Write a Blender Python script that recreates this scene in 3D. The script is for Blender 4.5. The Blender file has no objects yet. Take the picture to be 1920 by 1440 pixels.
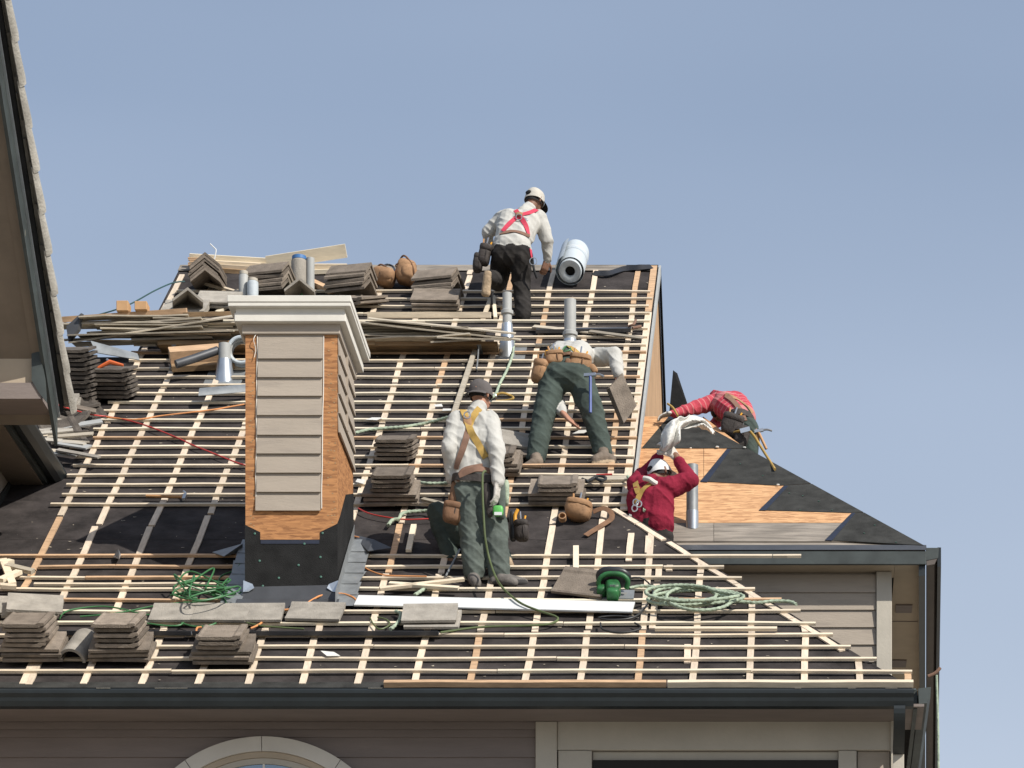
import bpy, bmesh, math, random
import numpy as np
from mathutils import Vector, Matrix, noise, Quaternion
from mathutils.bvhtree import BVHTree
random.seed(7)
rnd = random.Random(11)
D2R = math.radians
# ------------------------------------------------------------------ camera, sky, sun, exposure
ZC = 1.7                      # eye height
F = 6500.0                    # focal length in photograph pixels
CX, CY = 1510.0, 3060.0       # foot of the optical axis (shift lens, kept level)
scene = bpy.context.scene
COL = scene.collection
cam = bpy.data.cameras.new('camera'); camo = bpy.data.objects.new('camera', cam); COL.objects.link(camo)
camo.location = (0, 0, ZC); camo.rotation_euler = (math.pi/2, 0, 0)
cam.sensor_fit = 'HORIZONTAL'; cam.sensor_width = 36; cam.lens = 36*F/1920
cam.shift_x = (960-CX)/1920; cam.shift_y = (CY-720)/1920
cam.clip_start = 0.5; cam.clip_end = 6000
scene.camera = camo
SUN = Vector((0.60, -0.50, 0.64)).normalized()
world = bpy.data.worlds.new('World'); scene.world = world; world.use_nodes = True
wn = world.node_tree.nodes; wl = world.node_tree.links; wn.clear()
wo = wn.new('ShaderNodeOutputWorld'); wb = wn.new('ShaderNodeBackground'); ws = wn.new('ShaderNodeTexSky')
ws.sky_type = 'NISHITA'; ws.sun_disc = False
ws.sun_elevation = math.asin(SUN.z); ws.sun_rotation = math.atan2(SUN.x, SUN.y)
ws.air_density = 1.0; ws.dust_density = 1.6; ws.ozone_density = 1.0; ws.altitude = 100
wb.inputs['Strength'].default_value = 0.08
wtc = wn.new('ShaderNodeTexCoord'); wmp = wn.new('ShaderNodeMapping'); wnz = wn.new('ShaderNodeTexNoise')
wmp.inputs['Scale'].default_value = (1.2, 1.2, 4.0); wmp.inputs['Rotation'].default_value = (0.0, 0.25, 0.0)
wnz.inputs['Scale'].default_value = 1.3; wnz.inputs['Detail'].default_value = 3.5; wnz.inputs['Roughness'].default_value = 0.5
wrp = wn.new('ShaderNodeValToRGB')
wrp.color_ramp.elements[0].position = 0.30; wrp.color_ramp.elements[0].color = (0.30, 0.30, 0.30, 1)
wrp.color_ramp.elements[1].position = 0.80; wrp.color_ramp.elements[1].color = (0.72, 0.72, 0.72, 1)
wmx = wn.new('ShaderNodeMix'); wmx.data_type = 'RGBA'
wmx.inputs['B'].default_value = (5.1, 6.15, 8.0, 1)     # thin high veil of cloud
wsx = wn.new('ShaderNodeSeparateXYZ'); wl.new(wtc.outputs['Generated'], wsx.inputs[0])
wmr = wn.new('ShaderNodeMapRange'); wmr.inputs['From Min'].default_value = 0.40; wmr.inputs['From Max'].default_value = 0.16
wmr.inputs['To Min'].default_value = 0.0; wmr.inputs['To Max'].default_value = 0.55; wl.new(wsx.outputs['Z'], wmr.inputs['Value'])
wm2 = wn.new('ShaderNodeMix'); wm2.data_type = 'RGBA'; wm2.inputs['B'].default_value = (7.3, 7.9, 8.8, 1)   # paler air low in the sky
wl.new(wtc.outputs['Generated'], wmp.inputs['Vector']); wl.new(wmp.outputs['Vector'], wnz.inputs['Vector'])
wl.new(wnz.outputs['Fac'], wrp.inputs['Fac']); wl.new(wrp.outputs['Color'], wmx.inputs['Factor'])
wl.new(ws.outputs['Color'], wmx.inputs['A']); wl.new(wmr.outputs['Result'], wm2.inputs['Factor']); wl.new(wmx.outputs['Result'], wm2.inputs['A']); wl.new(wm2.outputs['Result'], wb.inputs['Color'])
wl.new(wb.outputs['Background'], wo.inputs['Surface'])
sun = bpy.data.lights.new('sun', 'SUN'); suno = bpy.data.objects.new('sun', sun); COL.objects.link(suno)
sun.energy = 4.0; sun.angle = D2R(0.53); sun.color = (1.0, 0.95, 0.87)
suno.rotation_euler = SUN.to_track_quat('Z', 'Y').to_euler(); suno.location = (20, 5, 40)
scene.view_settings.view_transform = 'Standard'; scene.view_settings.look = 'None'
scene.view_settings.exposure = 0.32; scene.view_settings.gamma = 1.0

# ------------------------------------------------------------------ geometry of the place
TAN = 0.748; TH = math.atan(TAN); CO = math.cos(TH); SI = math.sin(TH)
YE, HE = 25.7, 7.0            # front eave: distance and height above the eye
def P(px, py, Y):
    return Vector(((px-CX)*Y/F, Y, ZC+(CY-py)*Y/F))
def RF(u, v, w=0.0):          # roof frame: across, up the slope, off the slope
    return Vector((u, YE+CO*v-SI*w, ZC+HE+SI*v+CO*w))
def RUV(px, py, w=0.0):
    k = (CY-py)/F
    Y = (TAN*YE-HE-w/CO)/(TAN-k)
    return (px-CX)*Y/F, (Y-YE+SI*w)/CO
def R(px, py, w=0.0):
    u, v = RUV(px, py, w); return RF(u, v, w)
def RY(py): return (TAN*YE-HE)/(TAN-(CY-py)/F)
MR = Matrix(((1, 0, 0, 0), (0, CO, -SI, YE), (0, SI, CO, ZC+HE), (0, 0, 0, 1)))

# ------------------------------------------------------------------ materials
MATS = {}
def mat(name, col, rough=0.8, var=0.12, scale=6.0, stretch=(1, 1, 1), bump=0.0, bscale=40.0, metal=0.0, objvar=0.0,
        col2=None, spots=None, detail=5.0, spec=0.5, trans=0.0):
    if name in MATS: return MATS[name]
    m = bpy.data.materials.new(name); m.use_nodes = True
    N = m.node_tree.nodes; L = m.node_tree.links
    b = N['Principled BSDF']; b.inputs['Roughness'].default_value = rough; b.inputs['Metallic'].default_value = metal
    b.inputs['Specular IOR Level'].default_value = spec
    tc = N.new('ShaderNodeTexCoord'); mp = N.new('ShaderNodeMapping'); mp.inputs['Scale'].default_value = stretch
    L.new(tc.outputs['Object'], mp.inputs['Vector'])
    oi = N.new('ShaderNodeObjectInfo')
    off = N.new('ShaderNodeVectorMath'); off.operation = 'MULTIPLY_ADD'
    off.inputs[1].default_value = (1, 1, 1)
    cb = N.new('ShaderNodeCombineXYZ')
    mu = N.new('ShaderNodeMath'); mu.operation = 'MULTIPLY'; mu.inputs[1].default_value = 37.0
    L.new(oi.outputs['Random'], mu.inputs[0]); L.new(mu.outputs[0], cb.inputs[0]); L.new(mu.outputs[0], cb.inputs[2])
    L.new(mp.outputs['Vector'], off.inputs[0]); L.new(cb.outputs[0], off.inputs[2])
    nz = N.new('ShaderNodeTexNoise'); nz.inputs['Scale'].default_value = scale; nz.inputs['Detail'].default_value = detail
    nz.inputs['Roughness'].default_value = 0.62
    L.new(off.outputs['Vector'], nz.inputs['Vector'])
    rp = N.new('ShaderNodeValToRGB')
    c = Vector(col); c2 = Vector(col2) if col2 else c*(1-var*2)
    ch = c*(1+var)
    rp.color_ramp.elements[0].position = 0.3; rp.color_ramp.elements[0].color = (*c2, 1)
    rp.color_ramp.elements[1].position = 0.7; rp.color_ramp.elements[1].color = (*[min(1, x) for x in ch], 1)
    L.new(nz.outputs['Fac'], rp.inputs['Fac'])
    out = rp.outputs['Color']
    if spots:                       # small stains with a shape of their own
        sc, thr, sc_col = spots
        n2 = N.new('ShaderNodeTexNoise'); n2.inputs['Scale'].default_value = sc; n2.inputs['Detail'].default_value = 3
        L.new(off.outputs['Vector'], n2.inputs['Vector'])
        r2 = N.new('ShaderNodeValToRGB'); r2.color_ramp.elements[0].position = thr; r2.color_ramp.elements[1].position = thr+0.06
        r2.color_ramp.elements[0].color = (0, 0, 0, 1); r2.color_ramp.elements[1].color = (0.8, 0.8, 0.8, 1)
        L.new(n2.outputs['Fac'], r2.inputs['Fac'])
        mx = N.new('ShaderNodeMix'); mx.data_type = 'RGBA'; mx.inputs['B'].default_value = (*sc_col, 1)
        L.new(r2.outputs['Color'], mx.inputs['Factor']); L.new(out, mx.inputs['A']); out = mx.outputs['Result']
    if objvar:
        hs = N.new('ShaderNodeHueSaturation')
        mr = N.new('ShaderNodeMapRange'); mr.inputs['To Min'].default_value = 1-objvar; mr.inputs['To Max'].default_value = 1+objvar*0.7
        L.new(oi.outputs['Random'], mr.inputs['Value']); L.new(mr.outputs['Result'], hs.inputs['Value'])
        L.new(out, hs.inputs['Color']); out = hs.outputs['Color']
    L.new(out, b.inputs['Base Color'])
    if bump:
        n3 = N.new('ShaderNodeTexNoise'); n3.inputs['Scale'].default_value = bscale; n3.inputs['Detail'].default_value = 4
        L.new(off.outputs['Vector'], n3.inputs['Vector'])
        bp = N.new('ShaderNodeBump'); bp.inputs['Strength'].default_value = bump; bp.inputs['Distance'].default_value = 0.02
        L.new(n3.outputs['Fac'], bp.inputs['Height']); L.new(bp.outputs['Normal'], b.inputs['Normal'])
    MATS[name] = m
    return m

def osb_mat(name, light, dark):
    if name in MATS: return MATS[name]
    m = bpy.data.materials.new(name); m.use_nodes = True
    N = m.node_tree.nodes; L = m.node_tree.links; b = N['Principled BSDF']; b.inputs['Roughness'].default_value = 0.75
    tc = N.new('ShaderNodeTexCoord')
    prev = None
    for i, (rot, st) in enumerate((((0, 0.06, 0.1), (5.5, 12, 42)), ((0.0, -0.10, -0.15), (9, 16, 55)))):
        mp = N.new('ShaderNodeMapping'); mp.inputs['Scale'].default_value = st; mp.inputs['Rotation'].default_value = rot
        L.new(tc.outputs['Object'], mp.inputs['Vector'])
        v = N.new('ShaderNodeTexVoronoi'); v.inputs['Scale'].default_value = 1.6; v.inputs['Randomness'].default_value = 1.0
        L.new(mp.outputs['Vector'], v.inputs['Vector'])
        s = N.new('ShaderNodeSeparateColor'); L.new(v.outputs['Color'], s.inputs['Color'])
        if prev is None: prev = s.outputs['Red']
        else:
            a = N.new('ShaderNodeMath'); a.operation = 'ADD'; L.new(prev, a.inputs[0]); L.new(s.outputs['Green'], a.inputs[1])
            h = N.new('ShaderNodeMath'); h.operation = 'MULTIPLY'; h.inputs[1].default_value = 0.5; L.new(a.outputs[0], h.inputs[0]); prev = h.outputs[0]
    rp = N.new('ShaderNodeValToRGB'); rp.color_ramp.elements[0].position = 0.12; rp.color_ramp.elements[1].position = 0.75
    rp.color_ramp.elements[0].color = (*dark, 1); rp.color_ramp.elements[1].color = (*light, 1)
    L.new(prev, rp.inputs['Fac']); L.new(rp.outputs['Color'], b.inputs['Base Color'])
    bp = N.new('ShaderNodeBump'); bp.inputs['Strength'].default_value = 0.25; bp.inputs['Distance'].default_value = 0.004
    L.new(prev, bp.inputs['Height']); L.new(bp.outputs['Normal'], b.inputs['Normal'])
    MATS[name] = m
    return m

mat('felt', (0.050, 0.043, 0.041), 0.95, 0.30, 3.5, bump=0.55, bscale=11, spots=(70, 0.70, (0.13, 0.12, 0.11)), spec=0.15)
mat('felt_black', (0.020, 0.020, 0.020), 0.92, 0.2, 7.0, bump=0.35, bscale=140, spots=(60, 0.73, (0.10, 0.10, 0.095)), spec=0.2)
mat('felt_grey', (0.046, 0.046, 0.043), 0.95, 0.22, 7.0, bump=0.35, bscale=140, spec=0.15)
mat('pine', (0.70, 0.59, 0.44), 0.8, 0.10, 3.0, stretch=(2, 14, 14), bump=0.15, bscale=30, objvar=0.16, spots=(6.0, 0.72, (0.45, 0.30, 0.15)))
mat('pine_strip', (0.69, 0.57, 0.435), 0.8, 0.10, 3.0, stretch=(16, 3, 3), bump=0.15, bscale=30, objvar=0.15)
mat('pine_orange', (0.58, 0.38, 0.225), 0.8, 0.16, 3.0, stretch=(2, 12, 12), bump=0.15, objvar=0.15)
mat('pine_pale', (0.75, 0.66, 0.50), 0.8, 0.07, 3.0, stretch=(2, 14, 14), bump=0.1, objvar=0.08)
mat('weathered', (0.44, 0.385, 0.30), 0.85, 0.18, 3.0, stretch=(1.5, 12, 12), bump=0.25, objvar=0.38, spots=(9, 0.70, (0.62, 0.57, 0.48)))
mat('plank_brown', (0.36, 0.235, 0.125), 0.85, 0.2, 3.0, stretch=(1.5, 12, 12), bump=0.25, objvar=0.2)
mat('tile', (0.245, 0.203, 0.163), 0.95, 0.16, 9.0, bump=0.4, bscale=90, objvar=0.32, spec=0.2)
mat('tile_light', (0.36, 0.33, 0.285), 0.95, 0.14, 7.0, bump=0.35, bscale=90, objvar=0.14, spec=0.2)
mat('tile_pale', (0.44, 0.415, 0.365), 0.95, 0.16, 5.0, bump=0.35, bscale=60, objvar=0.10, spec=0.2)
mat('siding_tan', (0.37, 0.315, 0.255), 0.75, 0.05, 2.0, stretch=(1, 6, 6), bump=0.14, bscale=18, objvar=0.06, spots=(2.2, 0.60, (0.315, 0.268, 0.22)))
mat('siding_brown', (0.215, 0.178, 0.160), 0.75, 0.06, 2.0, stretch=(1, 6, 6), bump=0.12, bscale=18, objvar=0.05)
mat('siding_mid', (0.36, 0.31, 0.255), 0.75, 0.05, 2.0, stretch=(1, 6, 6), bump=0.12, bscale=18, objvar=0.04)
mat('trim_cream', (0.70, 0.67, 0.60), 0.65, 0.05, 3.0, spots=(14, 0.74, (0.55, 0.51, 0.44)), bump=0.06)
mat('trim_tan', (0.46, 0.42, 0.35), 0.7, 0.05, 3.0, bump=0.08)
mat('soffit', (0.44, 0.36, 0.265), 0.8, 0.06, 3.0, bump=0.06)
mat('green_metal', (0.014, 0.019, 0.021), 0.42, 0.15, 4.0, spots=(5, 0.72, (0.09, 0.11, 0.11)))
mat('green_paint', (0.050, 0.061, 0.059), 0.6, 0.2, 5.0, spots=(9, 0.72, (0.22, 0.20, 0.15)))
mat('galv', (0.52, 0.56, 0.60), 0.34, 0.10, 5.0, metal=0.75)
mat('galv_dull', (0.30, 0.315, 0.32), 0.5, 0.14, 8.0, metal=0.45, spots=(8, 0.66, (0.34, 0.33, 0.29)))
mat('pipe_grey', (0.38, 0.385, 0.37), 0.6, 0.06, 6.0)
mat('flash_dark', (0.070, 0.073, 0.080), 0.5, 0.12, 5.0, metal=0.2)
mat('white_paint', (0.66, 0.67, 0.66), 0.45, 0.02, 3.0)
mat('roll_white', (0.50, 0.55, 0.58), 0.6, 0.05, 8.0, bump=0.15)
mat('roll_inner', (0.01, 0.01, 0.01), 0.9, 0.1)
mat('shirt_white', (0.49, 0.48, 0.445), 0.9, 0.05, 10.0, stretch=(1, 1, 0.5), bump=0.30, bscale=18, spec=0.2, spots=(5, 0.68, (0.40, 0.38, 0.34)))
mat('pants_black', (0.030, 0.027, 0.025), 0.9, 0.30, 8.0, stretch=(1, 1, 1.6), bump=0.3, bscale=14, spec=0.2)
mat('pants_green', (0.060, 0.078, 0.068), 0.9, 0.16, 6.0, stretch=(1, 1, 1.6), bump=0.3, bscale=14, spec=0.2)
mat('pants_sage', (0.105, 0.124, 0.110), 0.9, 0.2, 6.0, stretch=(1, 1, 1.6), bump=0.3, bscale=14, spec=0.2, spots=(12, 0.72, (0.20, 0.20, 0.17)))
mat('sweater_maroon', (0.235, 0.018, 0.040), 0.9, 0.10, 8.0, bump=0.4, bscale=30, spec=0.15)
mat('skin', (0.42, 0.21, 0.135), 0.6, 0.08, 10.0)
mat('skin_dark', (0.20, 0.10, 0.062), 0.6, 0.08, 10.0)
mat('eye', (0.03, 0.02, 0.015), 0.2, 0.0)
mat('hair', (0.014, 0.011, 0.010), 0.8, 0.2, 20)
mat('glove', (0.56, 0.53, 0.48), 0.9, 0.06, 12.0, bump=0.4)
mat('shoe_tan', (0.19, 0.148, 0.112), 0.8, 0.2, 9.0, bump=0.3)
mat('shoe_grey', (0.15, 0.135, 0.12), 0.8, 0.2, 9.0, bump=0.3)
mat('shoe_dark', (0.035, 0.032, 0.03), 0.8, 0.2, 9.0)
mat('sole_tan', (0.42, 0.31, 0.20), 0.8, 0.25, 12.0, bump=0.4)
mat('cap_cream', (0.52, 0.49, 0.43), 0.9, 0.06, 9.0, bump=0.2)
mat('cap_white', (0.64, 0.64, 0.63), 0.8, 0.03, 9.0)
mat('cap_grey', (0.105, 0.092, 0.088), 0.9, 0.10, 9.0, bump=0.2)
mat('black_cloth', (0.012, 0.012, 0.014), 0.85, 0.1)
mat('red_strap', (0.55, 0.045, 0.085), 0.8, 0.1, 20)
mat('yellow_strap', (0.42, 0.27, 0.07), 0.85, 0.14, 16)
mat('brown_strap', (0.22, 0.125, 0.085), 0.85, 0.14, 16)
mat('leather_tan', (0.36, 0.205, 0.105), 0.8, 0.16, 9.0, bump=0.35, bscale=22)
mat('leather_brown', (0.20, 0.105, 0.055), 0.8, 0.18, 9.0, bump=0.35, bscale=22)
mat('leather_dark', (0.045, 0.036, 0.032), 0.75, 0.18, 9.0, bump=0.3)
mat('steel', (0.55, 0.55, 0.55), 0.3, 0.05, 9.0, metal=0.9)
mat('rope_pale', (0.36, 0.43, 0.32), 0.9, 0.16, 22.0, bump=0.4)
mat('hose_green', (0.045, 0.16, 0.055), 0.45, 0.12, 8.0)
mat('rope_teal', (0.025, 0.075, 0.075), 0.6, 0.1, 8.0)
mat('hose_olive', (0.10, 0.13, 0.05), 0.5, 0.12, 8.0)
mat('cable_red', (0.50, 0.045, 0.035), 0.5, 0.1, 8.0)
mat('cable_orange', (0.66, 0.28, 0.10), 0.55, 0.1, 8.0)
mat('cable_black', (0.02, 0.02, 0.02), 0.5, 0.1, 8.0)
mat('saw_green', (0.022, 0.135, 0.038), 0.5, 0.25, 14.0, spots=(18, 0.66, (0.12, 0.15, 0.10)))
mat('lime', (0.10, 0.42, 0.085), 0.5, 0.05, 9.0)
mat('plastic_black', (0.022, 0.022, 0.024), 0.4, 0.1, 9.0)
mat('plastic_blue', (0.06, 0.18, 0.42), 0.5, 0.06, 9.0)
mat('blue_tape', (0.014, 0.020, 0.040), 0.6, 0.15, 12.0, spots=(26, 0.72, (0.06, 0.09, 0.14)))
mat('handle_blue', (0.055, 0.09, 0.30), 0.4, 0.1, 9.0)
mat('handle_yellow', (0.75, 0.36, 0.03), 0.5, 0.05, 9.0)
mat('wood_handle', (0.52, 0.28, 0.12), 0.6, 0.1, 9.0)
mat('cloth_white', (0.62, 0.61, 0.57), 0.9, 0.03, 9.0, bump=0.2)
mat('orange_paint', (0.70, 0.15, 0.04), 0.5, 0.08, 9.0)
mat('ground', (0.27, 0.25, 0.21), 0.95, 0.3, 0.6, bump=0.3)
mat('glass', (0.22, 0.26, 0.30), 0.05, 0.0, 2.0, metal=0.75, spec=1.0)
mat('soffit_shaded', (0.20, 0.160, 0.120), 0.8, 0.08, 3.0, bump=0.06, spots=(3, 0.70, (0.15, 0.12, 0.09)))  # tan soffit of the wing, its shade put into the colour
mat('recess_shade', (0.02, 0.018, 0.016), 0.9, 0.0)
mat('cardboard', (0.50, 0.30, 0.15), 0.85, 0.08, 6.0)
mat('cap_nail', (0.07, 0.17, 0.13), 0.5, 0.05, 9.0)
mat('chips', (0.36, 0.31, 0.24), 0.9, 0.2, 30.0)
mat('sheet_old', (0.27, 0.235, 0.195), 0.9, 0.25, 2.0, stretch=(1.5, 10, 10), bump=0.2)
osb_mat('osb', (0.66, 0.385, 0.19), (0.36, 0.175, 0.075))
mat('arch_trim', (0.60, 0.56, 0.49), 0.7, 0.05, 3.0, bump=0.08)
mat('gutter_brown', (0.115, 0.095, 0.082), 0.7, 0.1, 3.0)
mat('tile_shaded', (0.125, 0.108, 0.092), 0.95, 0.2, 9.0, bump=0.4, bscale=90, objvar=0.25, spec=0.2)  # tile colour darkened to carry the shade cast by the wing
mat('gable_sheath', (0.46, 0.285, 0.15), 0.8, 0.10, 3.0, bump=0.08)
osb_mat('osb_brown', (0.48, 0.225, 0.085), (0.24, 0.10, 0.035))
def stripe_mat():
    m = mat('striped_red', (0.46, 0.05, 0.075), 0.9, 0.1, 8.0, bump=0.3, bscale=30)
    N = m.node_tree.nodes; L = m.node_tree.links; b = N['Principled BSDF']
    src = b.inputs['Base Color'].links[0].from_socket
    at = N.new('ShaderNodeAttribute'); at.attribute_name = 'along'
    ml = N.new('ShaderNodeMath'); ml.operation = 'MULTIPLY'; ml.inputs[1].default_value = 1.0/0.052; L.new(at.outputs['Fac'], ml.inputs[0])
    fr = N.new('ShaderNodeMath'); fr.operation = 'FRACT'; L.new(ml.outputs[0], fr.inputs[0])
    lt = N.new('ShaderNodeMath'); lt.operation = 'LESS_THAN'; lt.inputs[1].default_value = 0.20; L.new(fr.outputs[0], lt.inputs[0])
    mx = N.new('ShaderNodeMix'); mx.data_type = 'RGBA'; mx.inputs['B'].default_value = (0.50, 0.17, 0.17, 1)
    L.new(lt.outputs[0], mx.inputs['Factor']); L.new(src, mx.inputs['A']); L.new(mx.outputs['Result'], b.inputs['Base Color'])
stripe_mat()

# ------------------------------------------------------------------ mesh builder
class MB:
    def __init__(s): s.v = []; s.f = []; s.smooth = False
    def add(s, vs, fs):
        o = len(s.v); s.v += [tuple(x) for x in vs]; s.f += [tuple(i+o for i in f) for f in fs]; return s
    def hexa(s, p):             # 8 corners: bottom 4 ccw, top 4 ccw
        return s.add(p, [(3, 2, 1, 0), (4, 5, 6, 7), (0, 1, 5, 4), (1, 2, 6, 5), (2, 3, 7, 6), (3, 0, 4, 7)])
    def box(s, a, b, M=None):
        x0, y0, z0 = a; x1, y1, z1 = b
        p = [Vector(q) for q in ((x0, y0, z0), (x1, y0, z0), (x1, y1, z0), (x0, y1, z0), (x0, y0, z1), (x1, y0, z1), (x1, y1, z1), (x0, y1, z1))]
        if M is not None: p = [M @ q for q in p]
        return s.hexa(p)
    def beam(s, a, b, w, h, up=Vector((0, 0, 1)), seg=1, wob=0.0):   # centred on the line a-b
        a = Vector(a); b = Vector(b); t = (b-a).normalized(); side = t.cross(up)
        if side.length < 1e-5: side = t.orthogonal()
        side.normalize(); n = side.cross(t).normalized()
        vs = []; ph = rnd.random()*6; fr = 1.5+rnd.random()*2
        for i in range(seg+1):
            q = i/seg; c = a.lerp(b, q)
            if wob: c = c+side*wob*math.sin(ph+fr*q*3)+n*abs(wob)*0.35*math.sin(ph*2+fr*q*4)
            for (e, g) in ((-1, -1), (1, -1), (1, 1), (-1, 1)): vs.append(c+side*e*w/2+n*g*h/2)
        fs = [(3, 2, 1, 0)]
        for i in range(seg):
            o = i*4
            for k in range(4): fs.append((o+k, o+(k+1) % 4, o+4+(k+1) % 4, o+4+k))
        o = seg*4; fs.append((o, o+1, o+2, o+3))
        return s.add(vs, fs)
    def prism(s, poly, d):       # planar polygon extruded by vector d
        n = len(poly); d = Vector(d); p = [Vector(q) for q in poly]
        vs = p+[q+d for q in p]
        fs = [tuple(range(n))[::-1], tuple(range(n, 2*n))]
        for i in range(n): fs.append((i, (i+1) % n, n+(i+1) % n, n+i))
        return s.add(vs, fs)
    def tube(s, pts, r, n=8, closed=False, strands=0, twist=60.0, amp=0.2):
        pts = [Vector(p) for p in pts]; m = len(pts); vs = []; L = 0
        t0 = (pts[1]-pts[0]).normalized(); nrm = t0.orthogonal().normalized()
        for i in range(m):
            t = (pts[min(i+1, m-1)]-pts[max(i-1, 0)])
            t = t.normalized() if t.length > 1e-9 else t0
            nrm = (nrm-t*nrm.dot(t))
            nrm = nrm.normalized() if nrm.length > 1e-6 else t.orthogonal().normalized()
            bi = t.cross(nrm)
            if i: L += (pts[i]-pts[i-1]).length
            rr = r[i] if isinstance(r, (list, tuple)) else r
            for k in range(n):
                a = 2*math.pi*k/n
                q = rr*(1+amp*math.cos(strands*a-twist*L)) if strands else rr
                vs.append(pts[i]+nrm*math.cos(a)*q+bi*math.sin(a)*q)
        fs = []
        for i in range(m-1):
            for k in range(n): fs.append((i*n+k, i*n+(k+1) % n, (i+1)*n+(k+1) % n, (i+1)*n+k))
        fs.append(tuple(range(n))[::-1]); fs.append(tuple(range((m-1)*n, m*n)))
        s.smooth = True
        return s.add(vs, fs)
    def lathe(s, prof, M, n=20, cap=True):   # prof: (r,z)
        vs = []; m = len(prof)
        for (r, z) in prof:
            for k in range(n):
                a = 2*math.pi*k/n; vs.append(M @ Vector((r*math.cos(a), r*math.sin(a), z)))
        fs = []
        for i in range(m-1):
            for k in range(n): fs.append((i*n+k, i*n+(k+1) % n, (i+1)*n+(k+1) % n, (i+1)*n+k))
        if cap: fs.append(tuple(range(n))[::-1]); fs.append(tuple(range((m-1)*n, m*n)))
        s.smooth = True
        return s.add(vs, fs)
    def blob(s, c, r, M=None, e=0.6, n=16, m=10, lump=0.0):    # superellipsoid
        vs = []; fs = []; M = M or Matrix.Identity(3); c = Vector(c)
        sg = lambda x, p: math.copysign(abs(x)**p, x)
        for i in range(m+1):
            la = -math.pi/2+math.pi*i/m
            for k in range(n):
                lo = 2*math.pi*k/n
                q = Vector((r[0]*sg(math.cos(la), e)*sg(math.cos(lo), e), r[1]*sg(math.cos(la), e)*sg(math.sin(lo), e), r[2]*sg(math.sin(la), e)))
                if lump: q *= 1+lump*noise.noise((c+q)*9)
                vs.append(c+M @ q)
        for i in range(m):
            for k in range(n): fs.append((i*n+k, i*n+(k+1) % n, (i+1)*n+(k+1) % n, (i+1)*n+k))
        s.smooth = True
        return s.add(vs, fs)
    def mesh(s, name, smooth=None):
        me = bpy.data.meshes.new(name); me.from_pydata(s.v, [], s.f); me.validate(); me.update()
        bm = bmesh.new(); bm.from_mesh(me); bmesh.ops.recalc_face_normals(bm, faces=bm.faces); bm.to_mesh(me); bm.free()
        sm = s.smooth if smooth is None else smooth
        if sm:
            me.polygons.foreach_set('use_smooth', [True]*len(me.polygons))
            try: me.set_sharp_from_angle(angle=D2R(42))
            except Exception: pass
        return me

AT = {}
def link(o, parent=None):
    COL.objects.link(o)
    if parent is not None:
        o.parent = parent
        if parent.name in AT: o.matrix_parent_inverse = Matrix.Translation(-AT[parent.name])
    return o
def obj(name, mb, m, parent=None, smooth=None):
    me = mb if isinstance(mb, bpy.types.Mesh) else mb.mesh(name, smooth)
    if not me.materials: me.materials.append(MATS[m])
    return link(bpy.data.objects.new(name, me), parent)
def tag(o, label, cat, group=None):
    o['label'] = label; o['category'] = cat
    if group: o['group'] = group
    return o
def thing(name, label, cat, at, group=None):
    o = bpy.data.objects.new(name, None); COL.objects.link(o); o.location = at; AT[o.name] = Vector(at)
    o.empty_display_size = 0.1
    return tag(o, label, cat, group)
def struct(o): o['kind'] = 'structure'; return o
def stuff(o): o['kind'] = 'stuff'; return o
def spline(pts, step=0.03, closed=False):
    p = [Vector(q) for q in pts]; out = []
    n = len(p)
    for i in range(n-1):
        p0 = p[max(i-1, 0)]; p1 = p[i]; p2 = p[i+1]; p3 = p[min(i+2, n-1)]
        k = max(2, int((p2-p1).length/step))
        for j in range(k):
            t = j/k
            out.append(0.5*((2*p1)+(p2-p0)*t+(2*p0-5*p1+4*p2-p3)*t*t+(3*p1-p0-3*p2+p3)*t**3))
    out.append(p[-1]); return out
def bevel(o, w=0.004, seg=1):
    b = o.modifiers.new('bevel', 'BEVEL'); b.width = w; b.segments = seg; b.limit_method = 'ANGLE'; b.angle_limit = D2R(50)
    return o
def onplane(px, py, p0, n):
    o = Vector((0, 0, ZC)); d = P(px, py, 1.0)-o
    return o+d*((p0-o).dot(n)/d.dot(n))

# ------------------------------------------------------------------ ground
g = MB(); g.add([(-3000, -500, 0), (3000, -500, 0), (3000, 5000, 0), (-3000, 5000, 0)], [(0, 1, 2, 3)])
struct(obj('ground', g, 'ground'))

# ------------------------------------------------------------------ the house under repair
house = thing('house', 'tan sided house with its steep roof stripped to black felt and pine battens', 'house', (-2.0, 26.1, 0))
LROW = 0.245
VR = 10.99                              # ridge, metres up the slope
def hip_u(v): return 0.75-0.594*v
VH = 3.90                               # where the hip meets the gable rake
UR = -1.46                              # right rake of the upper roof
UL = -6.22                              # left end of the ridge
# roof deck: one slab with the outline of the front slope
out = [(-10.5, 0), (0.79, 0), (hip_u(VH)+0.03, VH), (UR, VH), (UR, VR), (UL, VR), (UL, 8.05), (-10.5, 8.05)]
m = MB(); m.prism([RF(u, v, 0) for u, v in out], RF(0, 0, -0.16)-RF(0, 0, 0))
main_roof = obj('main_roof', m, 'felt', house)
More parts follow.
